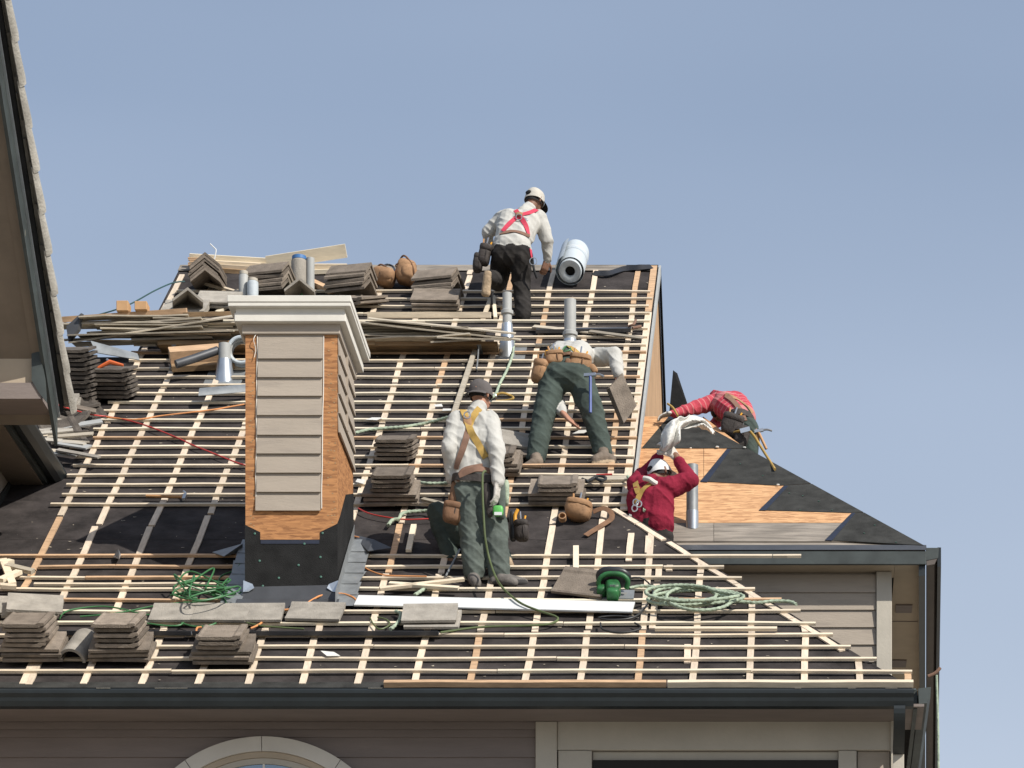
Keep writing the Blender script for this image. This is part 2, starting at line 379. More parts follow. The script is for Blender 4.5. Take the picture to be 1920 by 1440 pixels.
# felt laps: long courses, each a little proud of the one below
k = 0; v = 0.35
while v < VR-0.3:
    v2 = min(v+0.93, VR-0.02)
    ur = lambda q: (hip_u(q)-0.01 if q < VH else UR-0.012)
    ul = -10.4 if v2 < 8.0 else UL+0.012
    if v < 8.0 <= v2: v2 = 8.0
    m = MB(); pts = [(ul, v), (ur(v), v)]
    if v < VH < v2: pts += [(ur(VH-1e-4), VH), (UR-0.012, VH)]
    pts += [(ur(v2), v2), (ul, v2)]
    m.prism([RF(a, b, 0.0025+0.0012*(k % 2)) for a, b in pts], RF(0, 0, 0.0038)-RF(0, 0, 0))
    obj('felt_course', m, 'felt', main_roof); k += 1; v = v2-0.0+0.002
NRM = RF(0, 0, 1)-RF(0, 0, 0)
CHX0, CHX1 = -4.38, -3.663              # chimney sides
CHY0 = 27.12; CHY1 = 28.08
CHV0 = (CHY0-YE)/CO; CHV1 = (CHY1-YE)/CO
SW, ST = 0.050, 0.013                   # up-slope strips
BW, BT = 0.034, 0.020                   # battens
def strip(u, v0, v1, mt='pine_strip', du=0.0, w=0.0):
    m = MB(); m.beam(RF(u, v0, 0.0075+ST/2+w), RF(u+du, v1, 0.0075+ST/2+w), SW, ST, up=NRM, seg=2, wob=0.004)
    return obj('counter_batten', m, mt, main_roof)
def batten(u0, u1, v, mt=None, dv=0.0, w=0.0):
    mt = mt or rnd.choice(['pine']*9+['pine_orange', 'pine_pale', 'pine_pale'])
    n = max(2, int(abs(u1-u0)/0.5))
    c = 0.0075+ST+BT/2+0.001+w
    m = MB(); m.beam(RF(u0, v, c), RF(u1, v+dv, c), BW, BT, up=NRM, seg=n, wob=0.006)
    return obj('batten', m, mt, main_roof)
US = [-6.155, -5.81, -5.36, -4.93, -4.50, -4.14, -3.73, -3.325, -2.90, -2.495, -2.08, -1.665, -1.25, -0.834, -0.42, 0.0, 0.403, 0.765]
for i, u in enumerate(US):
    top = VR-0.12 if u < UR-0.05 else max(0.2, (0.75-u)/0.594-0.04)
    if i == 0: top = VR-0.3
    if i == len(US)-1: top = 0.30
    cuts = [0.02]
    v = 0.02
    first = rnd.choice([1.05, 1.10, 1.15])
    while v < top:
        v += first if v < 0.1 else rnd.choice([1.15, 1.2, 1.22, 1.28])
        cuts.append(min(v, top))
    if i == 0: cuts = [2.0]+[c for c in cuts if c > 2.3]
    for a, b in zip(cuts[:-1], cuts[1:]):
        if b-a < 0.08: continue
        if CHX0-0.03 < u < CHX1+0.03 and b > CHV0-0.1 and a < CHV1+0.2:
            if a < CHV0-0.2: b = CHV0-0.12
            else: continue
        strip(u+rnd.uniform(-0.006, 0.006), a+0.012, b-rnd.uniform(0.010, 0.05 if a > 2 else 0.02), du=rnd.uniform(-0.012, 0.012),
              mt=rnd.choice(['pine_strip']*5+['pine_orange']))
# strip doubled near joints, as nailed on site
for u, a, b in ((-5.76, 0.02, 0.9), (-1.235+0.06, 1.15, 2.1), (-0.89, 0.45, 0.82)):
    strip(u, a, b)
for px, p0, p1 in ((1178, 1056, 1004), (1214, 1040, 1009), (1233, 1092, 1070), (1255, 1074, 1064)):
    u, a = RUV(px, p0); strip(u, a, RUV(px, p1)[1])
# strip down the hip and along the gable rake
for a, b in ((0.70, 1.35), (1.36, 2.1), (2.11, 2.75), (2.76, 3.05), (3.12, 3.5), (3.51, 3.85)):
    m = MB(); q0 = RF(hip_u(a)-0.05, a, 0.015); q1 = RF(hip_u(b)-0.05, b, 0.015)
    m.beam(q0, q1, 0.05, ST, up=NRM, seg=2, wob=0.004); obj('hip_strip', m, 'pine_strip', main_roof)
for a, b in ((3.84, 5.1), (5.12, 7.3), (7.32, 9.4), (9.42, VR-0.02)):
    m = MB(); m.beam(RF(UR-0.045, a, 0.0145), RF(UR-0.045, b, 0.0145), 0.062, ST, up=NRM, seg=2, wob=0.003)
    obj('rake_strip', m, 'pine_strip' if a < 9 else 'pine_orange', main_roof)
# battens row by row
def split(u0, u1, v, mt=None, hang=0.0):
    joints = [u0]; u = u0
    while u < u1-2.6:
        u += rnd.choice([2.43, 2.87, 3.3, 1.9]); joints.append(min(u, u1))
    if joints[-1] < u1: joints.append(u1)
    for a, b in zip(joints[:-1], joints[1:]):
        if b-a < 0.05: continue
        batten(a+0.003, b-0.003, v+rnd.uniform(-0.007, 0.007), mt, dv=rnd.uniform(-0.011, 0.011))
for k in range(1, 12):
    v = k*LROW; left = -7.6 if k < 10 else (-6.12 if k == 10 else -6.45)
    if k == 11: left = -6.5
    right = hip_u(v)+rnd.uniform(0.02, 0.10)
    if k == 11: right = -0.03
    if k == 1: right = 0.80
    if k > 8 and k < 11: right = hip_u(v)+0.06
    mt = 'pine_orange' if (k == 11) else None
    if CHV0-0.16 < v < CHV1+0.1:
        split(left, CHX0-0.05, v, mt); split(CHX1+(0.10 if k > 8 else 0.14), right, v, 'pine' if k == 11 else None)
    elif k == 7:
        split(left, -4.75, v); split(-3.30, right, v)
    else: split(left, right, v, mt)
batten(-6.08, -4.40, 8*LROW+0.1)
for k in range(16, 42):
    v = k*LROW
    l = UL-rnd.uniform(-0.02, 0.06) if k not in (22,) else UL-0.45
    if k > 35: l = UL+0.1
    split(l, UR-rnd.uniform(0.0, 0.05), v, 'pine_orange' if k in (23, 33) else None)
# doubled eave batten with its face to the street
m = MB(); m.beam(RF(-3.12, -0.005, 0.034), RF(-1.03, -0.005, 0.034), 0.05, 0.040, up=NRM, seg=6, wob=0.003); obj('eave_batten', m, 'pine_orange', main_roof)
m = MB(); m.beam(RF(-1.02, -0.005, 0.034), RF(0.80, -0.005, 0.034), 0.05, 0.042, up=NRM, seg=6, wob=0.003); obj('eave_batten', m, 'pine', main_roof)
# ridge cover of felt lapped over the top
for a, b in ((UL, -4.1), (-4.1, -1.78), (-1.78, UR)):
    m = MB(); w0 = 0.012
    m.prism([RF(a, VR-0.17, w0), RF(b-0.004, VR-0.17, w0), RF(b-0.004, VR+0.012, w0+0.004), RF(a, VR+0.012, w0+0.004)], NRM*0.004)
    obj('ridge_felt', m, 'sheet_old' if a < -4 else 'felt_grey', main_roof)
# rear slope of the main roof, falling away behind the ridge
RY0, RH0 = YE+CO*VR, HE+SI*VR
def rear(u, d, w=0.0): return Vector((u, RY0+CO*d+SI*w, ZC+RH0-SI*d+CO*w))
m = MB(); m.prism([rear(UL, 0.0, -0.004), rear(UR, 0.0, -0.004), rear(UR, 8.5, -0.004), rear(UL, 8.5, -0.004)], rear(0, 0, -0.15)-rear(0, 0, 0))
obj('roof_slope', m, 'felt', house)
# barge boards of the gable end and its wall
m = MB(); m.prism([RF(UR+0.002, VH-0.25, -0.07), RF(UR+0.002, VR+0.02, -0.07), RF(UR+0.002, VR+0.02, 0.012), RF(UR+0.002, VH-0.25, 0.012)], (0.022, 0, 0))
obj('barge_board', m, 'pipe_grey', house)
m = MB(); m.prism([rear(UR+0.002, 0.0, -0.035), rear(UR+0.002, 8.5, -0.035), rear(UR+0.002, 8.5, 0.012), rear(UR+0.002, 0.0, 0.012)], (0.022, 0, 0))
obj('barge_board', m, 'felt_black', house)
m = MB()
gx = UR-0.012
m.prism([(gx, 26.3, ZC+6.0), (gx, 42.8, ZC+6.0), (gx, 42.8, ZC+7.0), (gx, RY0, ZC+RH0-0.03), (gx, 26.3, ZC+HE+TAN*0.6-0.03)], (-0.05, 0, 0))
obj('gable_wall', m, 'gable_sheath', house)
# ---- front wall, soffit, gutter
WY = 26.12
HS = HE-0.15                             # soffit height above the eye
FL, FRT = -10.4, 0.52
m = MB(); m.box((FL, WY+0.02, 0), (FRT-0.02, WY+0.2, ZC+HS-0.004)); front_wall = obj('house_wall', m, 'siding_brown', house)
def siding(x0, x1, ztop, n, expo, y, mt, parent, sx=0):
    for i in range(n):
        z1 = ztop-i*expo; z0 = z1-expo
        m = MB(); m.prism([(x0, y-0.004, z1), (x0, y-0.020, z0-0.006), (x0, y-0.006, z0-0.006), (x0, y+0.006, z1)], (x1-x0, 0, 0))
        obj('siding_board', m, mt, parent)
uP0, uP1 = (1005-CX)*WY/F, (1045-CX)*WY/F
zt = ZC+(CY-1344)*WY/F
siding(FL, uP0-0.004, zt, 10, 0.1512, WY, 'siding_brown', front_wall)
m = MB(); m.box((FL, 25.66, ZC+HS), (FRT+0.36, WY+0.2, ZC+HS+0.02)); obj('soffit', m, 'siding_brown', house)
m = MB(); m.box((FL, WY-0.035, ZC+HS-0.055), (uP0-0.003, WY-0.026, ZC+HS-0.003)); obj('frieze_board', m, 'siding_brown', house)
m = MB(); m.box((FL, 25.66, ZC+HS-0.01), (0.80, 25.69, ZC+HE-0.02)); obj('fascia', m, 'green_metal', house)
# metal drip apron laid over the felt at the eave
m = MB(); m.prism([RF(-10.4, -0.035, 0.012), RF(-3.12, -0.035, 0.012), RF(-3.12, 0.075, 0.0125), RF(-10.4, 0.075, 0.0125)], NRM*0.003)
obj('drip_apron', m, 'felt_grey', house)
m = MB(); m.prism([RF(-3.115, -0.045, -0.004), RF(0.82, -0.045, -0.004), RF(0.82, -0.012, -0.003), RF(-3.115, -0.012, -0.003)], NRM*0.004)
obj('drip_apron', m, 'green_paint', house)
# ogee gutter
prof = [(0.0, 0.0), (-0.02, 0.012), (-0.095, 0.012), (-0.100, -0.002), (-0.098, -0.022), (-0.080, -0.050), (-0.075, -0.075), (-0.060, -0.110), (-0.01, -0.118), (0.0, -0.11)]
gz = ZC+HE-0.055
m = MB(); m.prism([(-10.4, 25.655+y, gz+z) for y, z in prof], (11.2, 0, 0)); gutter = obj('gutter', m, 'green_metal', house)
# little paint scars along the gutter lip
for px, w in ((180, 26), (290, 60), (690, 26), (1490, 12), (1590, 14), (1660, 22)):
    x = (px-CX)*25.55/F; m = MB(); m.box((x, 25.5525, gz+0.0125), (x+w/250, 25.560, gz+0.0135)); obj('paint_chip', m, 'trim_cream', gutter)
# light post board and the beam over the opening
m = MB(); m.box((uP0, WY-0.05, 1.0), (uP1, WY+0.01, ZC+HS-0.002)); bevel(obj('post_board', m, 'trim_tan', house))
def hx(px, Y): return (px-CX)*Y/F
def hz(py, Y): return ZC+(CY-py)*Y/F
m = MB(); m.box((uP1+0.002, WY-0.03, hz(1408, WY)), (hx(1676, WY), WY+0.015, hz(1349, WY))); bevel(obj('header_beam', m, 'trim_tan', house))
m = MB(); m.box((uP1+0.002, WY-0.02, hz(1348, WY)), (hx(1676, WY), WY+0.015, ZC+HS-0.002)); obj('frieze_board', m, 'siding_brown', house)
m = MB(); m.box((hx(1112, WY), WY+0.016, hz(1424, WY)), (hx(1571, WY), WY+0.06, hz(1409, WY))); obj('header_strip', m, 'trim_tan', house)
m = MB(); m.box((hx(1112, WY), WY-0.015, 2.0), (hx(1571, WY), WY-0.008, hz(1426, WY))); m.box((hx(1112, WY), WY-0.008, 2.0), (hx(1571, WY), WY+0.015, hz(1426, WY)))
obj('window_opening', m, 'recess_shade', house)  # solid slab, the dark of the recess put into its colour
for a, b, c in ((1047, 1110, 1409), (1572, 1606, 1409)):
    m = MB(); m.box((hx(a, WY), WY-0.032, 2.0), (hx(b, WY), WY+0.014, hz(c, WY))); bevel(obj('window_casing', m, 'trim_tan', house))
siding(hx(1608, WY), hx(1668, WY), hz(1409, WY), 6, 0.1512, WY+0.01, 'siding_tan', front_wall)
m = MB(); m.box((hx(1640, WY)+0.12, WY-0.055, 0.2), (hx(1640, WY)+0.22, WY-0.02, hz(1349, WY))); bevel(obj('corner_board', m, 'trim_tan', house))
# arched window
wx = hx(496, WY); wz = hz(1645, WY); RO = 260*WY/F
def ring(r0, r1, y0, y1, a0=0, a1=180, n=40):
    m = MB()
    vs = []
    for i in range(n+1):
        a = D2R(a0+(a1-a0)*i/n); c, s = math.cos(a), math.sin(a)
        for r, y in ((r0, y0), (r1, y0), (r1, y1), (r0, y1)): vs.append((wx+r*c, y, wz+r*s))
    fs = []
    for i in range(n):
        o = i*4
        for k in range(4): fs.append((o+k, o+(k+1) % 4, o+4+(k+1) % 4, o+4+k))
    fs += [(0, 1, 2, 3), (n*4+3, n*4+2, n*4+1, n*4)]
    return m.add(vs, fs)
m = MB(); m.prism([(wx+(RO-0.19)*math.cos(D2R(a)), WY-0.030, wz+(RO-0.19)*math.sin(D2R(a))) for a in range(0, 181, 6)], (0, 0.006, 0))
window = obj('arched_window', m, 'glass', house)
for a0, a1 in ((0, 56), (56.3, 90.5), (90.8, 124), (124.3, 180)):
    obj('arch_casing', ring(RO-0.11, RO, WY-0.07, WY-0.016, a0, a1, 16), 'arch_trim', window)
obj('window_frame', ring(RO-0.155, RO-0.112, WY-0.052, WY-0.017), 'soffit', window)
obj('window_frame', ring(RO-0.20, RO-0.157, WY-0.042, WY-0.017), 'trim_tan', window)
m = MB(); m.box((wx-0.008, WY-0.038, wz), (wx+0.008, WY-0.0305, wz+RO-0.2)); obj('muntin', m, 'trim_cream', window)
# downspout at the right end
dx0, dx1 = hx(1676, 25.6), hx(1697, 25.6)
m = MB()
path = spline([(0.5*(dx0+dx1), 25.60, gz-0.118), (0.5*(dx0+dx1), 25.60, gz-0.16), (0.5*(dx0+dx1), 25.66, gz-0.24), (0.5*(dx0+dx1), 25.82, gz-0.33), (0.5*(dx0+dx1), 25.90, gz-0.36)], 0.02)
vs = []; fs = []
for i, p in enumerate(path):
    t = (path[min(i+1, len(path)-1)]-path[max(i-1, 0)]).normalized(); sx = Vector((1, 0, 0)); n_ = sx.cross(t)
    for e, g_ in ((-1, -1), (1, -1), (1, 1), (-1, 1)): vs.append(p+sx*e*0.042+n_*g_*0.032)
for i in range(len(path)-1):
    for k in range(4): fs.append((i*4+k, i*4+(k+1) % 4, i*4+4+(k+1) % 4, i*4+4+k))
m.add(vs, fs+[(0, 1, 2, 3)]); dsp = obj('downspout', m, 'green_metal', house)
m = MB(); m.box((dx0+0.002, 25.90, 0.2), (dx1-0.002, 25.962, gz-0.345)); obj('leader_pipe', m, 'trim_tan', dsp)
# right hand hip slope of the front block and its eave
YB = 29.2
hp = RF(hip_u(VH)+0.03, VH)
m = MB(); m.prism([RF(0.79, 0.0), Vector((0.86, YB, ZC+HE)), Vector((-1.6, YB, hp.z)), hp], (0, 0, -0.15))
obj('hip_slope', m, 'felt_black', house)
m = MB(); m.box((0.80, 25.70, ZC+HS-0.01), (0.83, YB, ZC+HE-0.012)); obj('fascia', m, 'green_paint', house)
m = MB(); m.box((FRT-0.2, WY+0.02, 0), (FRT, YB, ZC+HS-0.004)); obj('house_wall', m, 'siding_mid', house)
m = MB(); m.prism([(0.835, 25.68+y*0, gz+0.03) for y in (0,)]*0+[(0.836, 25.66, gz+0.04), (0.93, 25.66, gz+0.05), (0.925, 25.66, gz-0.03), (0.90, 25.66, gz-0.07), (0.84, 25.66, gz-0.075)], (0, YB-25.66, 0))
obj('gutter', m, 'green_paint', house)
# ---- rear block on the right with its sheathed hip roof
EY, EH = 28.8, 8.99
ex = hx(1735, EY)
PK = Vector((-1.02, 31.47, ZC+10.99))
E0 = Vector((UR-0.19, EY, ZC+EH)); E1 = Vector((ex, EY, ZC+EH)); T0 = Vector((UR-0.19, 31.47, ZC+10.99))
n2 = (E1-E0).cross(PK-E1).normalized()
if n2.z < 0: n2 = -n2
m = MB(); m.prism([E0, E1, PK, T0], -n2*0.15); hip_roof = obj('hip_roof', m, 'sheet_old', house)
YR = 37.0; exr = 1.28
B1 = Vector((exr, YR, ZC+EH)); B0 = Vector((-1.02, YR, ZC+10.99))
m = MB(); m.prism([E1, B1, B0, PK], (0, 0, -0.15)); obj('hip_slope', m, 'felt_grey', house)
m = MB(); m.prism([T0, PK, B0, Vector((UR-0.19, YR, ZC+10.99))], (0, 0, -0.15)); obj('roof_flat', m, 'felt_grey', house)
def O2(px, py, w=0.0): return onplane(px, py, E0+n2*w, n2)
def sheet(name, pts, w, t, mt, parent):
    m = MB(); m.prism([O2(x, y, w) for x, y in pts], n2*t); return obj(name, m, mt, parent)
# sheathing boards course by course
rows = [(1017, 983, 'sheet_old'), (982.3, 903, 'osb'), (902.3, 842, 'osb'), (841.3, 783, 'osb')]
hipx = lambda py: 1735+(py-1025)*(1735-1300)/(1025-786)
for ya, yb, mt in rows:
    L0 = 1150; mid = 1150+rnd.uniform(120, 220)
    sheet('sheathing_panel', [(L0, ya), (min(mid, hipx(ya)-5)-0.4, ya), (min(mid, hipx(yb)-5)-0.4, yb), (L0, yb)], 0.002, 0.010, mt, hip_roof)
    if mid+1 < hipx(ya)-3: sheet('sheathing_panel', [(mid+0.4, ya), (hipx(ya)-5, ya), (max(mid+1, hipx(yb)-5), yb), (mid+0.4, yb)], 0.002, 0.010, mt, hip_roof)
# stepped underlay strips along the hip
def felt_step(pts, tape):
    o = sheet('underlay_strip', pts, 0.0130, 0.004, 'felt_grey', hip_roof)
    sheet('blue_edge', tape, 0.0180, 0.0015, 'blue_tape', o)
H_ = lambda y: (hipx(y)+0.5, y)
felt_step([(1547, 1013), (1597, 962), H_(962), H_(1023)], [(1547, 1013), (1597, 962), (1604, 962), (1560, 1013.5)])
felt_step([(1423, 957), (1470, 911), H_(908), H_(961), (1592, 962)], [(1423, 957), (1470, 911), (1478, 911), (1436, 957)])
felt_step([(1313, 903), (1363, 842), H_(842), H_(907), (1461, 911)], [(1313, 903), (1363, 842), (1371, 842), (1326, 904)])
felt_step([(1203, 841), (1262, 772), (1290, 782), H_(787), H_(841)], [(1252, 783), (1262, 772), (1272, 777), (1262, 790)])
for px, py in ((1345, 838), (1295, 840), (1396, 839), (1459, 909)):
    m = MB(); m.blob(O2(px, py, 0.03), (0.012, 0.008, 0.006), n=8, m=6, lump=0.8); obj('torn_scrap', m, 'cloth_white', hip_roof)
for px, py in ((1388, 870), (1430, 892), (1480, 925), (1505, 930), (1535, 940), (1500, 957), (1560, 957), (1620, 1000), (1680, 1017), (1640, 985)):
    m = MB(); m.blob(O2(px, py, 0.018), (0.009, 0.009, 0.003), n=8, m=4); obj('cap_nail', m, 'cap_nail', hip_roof)
# fascia, gutterless edge, wall and soffits of the rear block
m = MB(); m.box((E0.x, EY-0.03, ZC+EH-0.13), (ex+0.005, EY-0.004, ZC+EH-0.018)); bevel(obj('fascia', m, 'green_paint', house))
m = MB(); m.prism([E0+Vector((0, -0.035, -0.014)), E1+Vector((0.01, -0.035, -0.014)), E1+Vector((0.01, 0.06, 0.056)), E0+Vector((0, 0.06, 0.056))], n2*0.004); obj('drip_edge', m, 'flash_dark', house)
W2 = 29.0; zs2 = ZC+EH-0.125
cb0, cb1 = hx(1643, W2), hx(1672, W2)
m = MB(); m.box((-1.6, W2+0.02, 4), (cb0+0.05, W2+0.15, zs2-0.003)); rear_wall = obj('house_wall', m, 'siding_mid', house)
siding(-1.6, cb0-0.003, zs2-0.02, 14, 0.1455, W2+0.005, 'siding_tan', rear_wall)
m = MB(); m.box((cb0, W2-0.035, 4), (cb1, W2+0.12, zs2-0.003)); bevel(obj('corner_board', m, 'trim_tan', house))
m = MB(); m.box((-1.6, EY-0.003, zs2), (cb1+0.02, W2+0.15, zs2+0.015)); obj('soffit', m, 'soffit', house)
m = MB(); m.prism([(cb1+0.022, EY-0.003, zs2+0.001), (ex, EY-0.003, zs2+0.001), (exr, YR, zs2+0.001), (cb1+0.022, YR, zs2+0.001)], (0, 0, 0.014)); sof2 = obj('soffit', m, 'soffit', house)
m = MB(); m.box((cb1-0.05, W2+0.13, 4), (cb1, YR, zs2-0.003)); obj('house_wall', m, 'siding_mid', house)
for yv in (29.9, 31.6, 33.5):
    m = MB(); m.box((cb1+0.06, yv, zs2-0.012), (cb1+0.20, yv+0.22, zs2-0.001)); obj('soffit_vent', m, 'siding_brown', sof2)
for yv in (30.4, 32.4, 34.6):
    m = MB(); m.box((cb1+0.03, yv, zs2-0.004), (ex-0.01, yv+0.012, zs2-0.001)); obj('soffit_joint', m, 'siding_brown', sof2)
m = MB(); m.prism([(ex-0.055, EY, zs2-0.09), (ex+0.0, EY, zs2-0.09), (exr, YR, zs2-0.09), (exr-0.055, YR, zs2-0.09)], (0, 0, 0.089)); obj('fascia', m, 'green_metal', house)
m = MB(); gp = [(0.006, 0.12), (0.105, 0.13), (0.10, 0.05), (0.075, 0.0), (0.01, -0.01)]
vs = [Vector((ex+a, EY-0.02, zs2+b)) for a, b in gp]+[Vector((exr+a, YR, zs2+b)) for a, b in gp]; n_ = len(gp)
m.add(vs, [tuple(range(n_))[::-1], tuple(range(n_, 2*n_))]+[(i, (i+1) % n_, n_+(i+1) % n_, n_+i) for i in range(n_)]); obj('gutter', m, 'gutter_brown', house)
m = MB(); m.prism([(ex+0.10, EY-0.018, zs2+0.14), (ex+0.13, EY-0.018, zs2+0.14), (exr+0.13, YR, zs2+0.14), (exr+0.10, YR, zs2+0.14)], (0, 0, -0.16)); obj('gutter_lip', m, 'green_metal', house)
m = MB(); m.prism([(ex+0.004, EY-0.024, zs2+0.135), (ex+0.112, EY-0.024, zs2+0.135), (ex+0.106, EY-0.024, zs2+0.05), (ex+0.004, EY-0.024, zs2+0.03)], (0, 0.003, 0)); obj('gutter_cap', m, 'green_paint', house)
# upturned felt against the gable
m = MB(); a = P(1262, 694, 31.6); m.prism([P(1255, 770, 31.55), P(1262, 694, 31.6), P(1270, 700, 31.6), P(1296, 778, 31.5)], (0.0, 0.03, 0)); obj('felt_upstand', m, 'felt_black', house)
# vent pipes
def vent(px, py_base, h, r, cone_r, cone_h, collar, label=None, base=None, mt='pipe_grey', cm='galv'):
    b = base if base is not None else R(px, py_base)
    M = Matrix.Translation(b+Vector((0, 0, -0.12)))
    m = MB(); m.lathe([(r, 0), (r, h+0.12), (r*0.86, h+0.12), (r*0.86, h-0.05)], M, 24); o = obj('vent_pipe', m, mt, house)
    if cone_h:
        m = MB(); m.lathe([(cone_r*1.0, -0.04), (cone_r, 0.10), (r+0.006, cone_h+0.12), (r+0.002, cone_h+0.121)], M, 24); obj('flashing_cone', m, cm, o)
        m = MB(); q = [b+MR.to_3x3() @ Vector((x, y, 0.012)) for x, y in ((-0.17, -0.2), (0.17, -0.2), (0.17, 0.25), (-0.17, 0.25))]
        m.prism(q, NRM*0.003); obj('flashing_plate', m, 'galv_dull', o)
    if collar:
        m = MB(); m.lathe([(r+0.003, collar-0.02), (r+0.014, collar-0.012), (r+0.014, collar+0.02), (r+0.003, collar+0.03)], M, 24); obj('collar', m, 'pipe_grey', o)
    return o
vent(421, 712, 0.325, 0.055, 0.095, 0.18, 0.0)
vent(951, 668, 0.585, 0.043, 0.082, 0.30, 0.52)
vent(1069, 672, 0.54, 0.055, 0.075, 0.17, 0.34)
vent(1298, 990, 0.53, 0.050, 0, 0, 0, base=O2(1298, 990), mt='galv_dull')
m = MB(); m.lathe([(0.054, 0.10), (0.054, 0.26), (0.0505, 0.262)], Matrix.Translation(O2(1298, 990)+Vector((0, 0, -0.12))), 24); obj('pipe_sleeve', m, 'galv', house)
# ------------------------------------------------------------------ chimney
def cz(py, Y=CHY0): return ZC+(CY-py)*Y/F
m = MB(); zb = RF(0, CHV0).z-0.3; ztop = cz(600)
m.box((CHX0+0.012, CHY0+0.012, zb), (CHX1-0.012, CHY1, ztop)); chimney = obj('chimney', m, 'osb_brown', house)
# sheathing corners
fx0, fx1 = hx(485, CHY0), hx(606, CHY0)
m = MB(); m.box((CHX0, CHY0, zb), (CHX1, CHY0+0.011, ztop)); obj('sheathing_panel', m, 'osb_brown', chimney)
m = MB(); m.box((CHX1-0.011, CHY0+0.0115, zb), (CHX1, CHY1, ztop)); obj('sheathing_panel', m, 'osb_brown', chimney)
m = MB(); m.box((CHX0, CHY0+0.0115, zb), (CHX0+0.011, CHY1, ztop)); obj('sheathing_panel', m, 'osb_brown', chimney)
# nail dimples on the sheathing
m = MB()
for i in range(26):
    for px in (470, 475, 617, 622, 627):
        if rnd.random() < 0.55:
            z = cz(632+i*14+rnd.uniform(-4, 4)); x = hx(px+rnd.uniform(-2, 2), CHY0)
            m.box((x-0.006, CHY0-0.0015, z-0.004), (x+0.006, CHY0-0.0002, z+0.004))
stuff(obj('nail_marks', m, 'plank_brown', chimney))
# clapboards on the front
ys = [627, 672, 707, 742, 778, 815, 850, 886, 922, 957]
for i, (a, b) in enumerate(zip(ys[:-1], ys[1:])):
    z1, z0 = cz(a), cz(b); x0 = fx0-0.0025*i+rnd.uniform(-.003, .003); x1 = fx1-0.0025*i+rnd.uniform(-.003, .003)
    m = MB(); m.prism([(x0, CHY0-0.004, z1), (x0, CHY0-0.024, z0-0.008), (x0, CHY0-0.008, z0-0.008), (x0, CHY0-0.001, z1)], (x1-x0, 0, 0))
    obj('siding_board', m, 'siding_tan', chimney)
for x, d in ((fx0-0.010, 0), (fx1+0.006, 1)):     # bead of old caulk along the cut ends
    m = MB(); m.tube(spline([(x+(0.0-0.002*k if d else -0.0015*k)+rnd.uniform(-.002, .002), CHY0-0.006, cz(630+k*36)) for k in range(10)], 0.04), 0.0042, 6); obj('caulk_bead', m, 'trim_cream', chimney)
m = MB(); m.tube(spline([(fx0-0.02, CHY0-0.01, cz(628)), (fx0-0.035, CHY0-0.03, cz(640)), (fx0-0.022, CHY0-0.012, cz(655)), (fx0-0.03, CHY0-0.02, cz(672))], 0.01), 0.003, 6); obj('caulk_bead', m, 'trim_cream', chimney)
# clapboards on the right side, cut off along a slope at the bottom
for i in range(9):
    z1 = cz(627+i*36)+0.0; z0 = z1-0.150
    yb = CHY1-0.005; yf = CHY0+0.02
    zc0 = cz(800); slope = -0.0
    # cut line: front edge at py 815, back edge lower
    def zcut(y): return cz(815)-(y-CHY0)*0.02
    if z0 < zcut(CHY0)-0.02: continue
    y0 = yf
    m = MB(); m.prism([(CHX1+0.004, y0, z1), (CHX1+0.023, y0, z0-0.008), (CHX1+0.008, y0, z0-0.008), (CHX1+0.001, y0, z1)], (0, yb-y0, 0))
    obj('siding_board', m, 'siding_tan', chimney)
m = MB(); m.box((CHX1+0.001, CHY0+0.45, cz(770)), (CHX1+0.026, CHY0+0.475, cz(627))); obj('batten_trim', m, 'siding_tan', chimney)
# felt wrap round the foot, stepped at the front
e = 0.004; Yf = CHY0-e
poly = [(457, 984), (488, 998), (488, 1012), (600, 1012), (600, 998), (632, 982), (632, 1160), (457, 1160)]
pts = [Vector((hx(x, CHY0) if 460 < x < 630 else (CHX0-e if x < 460 else CHX1+e), Yf, cz(y))) for x, y in poly]
m = MB(); m.prism(pts, (0, 0.003, 0)); wrap = obj('felt_wrap', m, 'felt_black', chimney)
m = MB(); m.prism([(CHX1+e, Yf+0.003, cz(982)), (CHX1+e, CHY0+0.16, cz(956)), (CHX1+e, CHY0+0.5, cz(888)), (CHX1+e, CHY1, cz(850)), (CHX1+e, CHY1, zb), (CHX1+e, Yf+0.003, zb)], (-0.003, 0, 0)); obj('felt_wrap', m, 'felt_black', chimney)
m = MB(); m.prism([(CHX0-e, Yf+0.003, cz(984)), (CHX0-e, CHY1, cz(860)), (CHX0-e, CHY1, zb), (CHX0-e, Yf+0.003, zb)], (0.003, 0, 0)); obj('felt_wrap', m, 'felt_black', chimney)
m = MB(); m.box((hx(489, CHY0), Yf-0.003, cz(1020)), (hx(599, CHY0), Yf-0.0005, cz(1013))); obj('blue_edge', m, 'blue_tape', chimney)
for px, py in ((478, 1001), (605, 1000), (571, 1020), (487, 1052), (601, 1045), (523, 1084), (602, 1082), (493, 1099), (560, 1060)):
    m = MB(); m.lathe([(0.009, 0), (0.009, 0.003), (0.004, 0.005)], Matrix.Translation((hx(px, CHY0), Yf-0.0005, cz(py))) @ Matrix.Rotation(D2R(90), 4, 'X'), 10); obj('cap_nail', m, 'cap_nail', chimney)
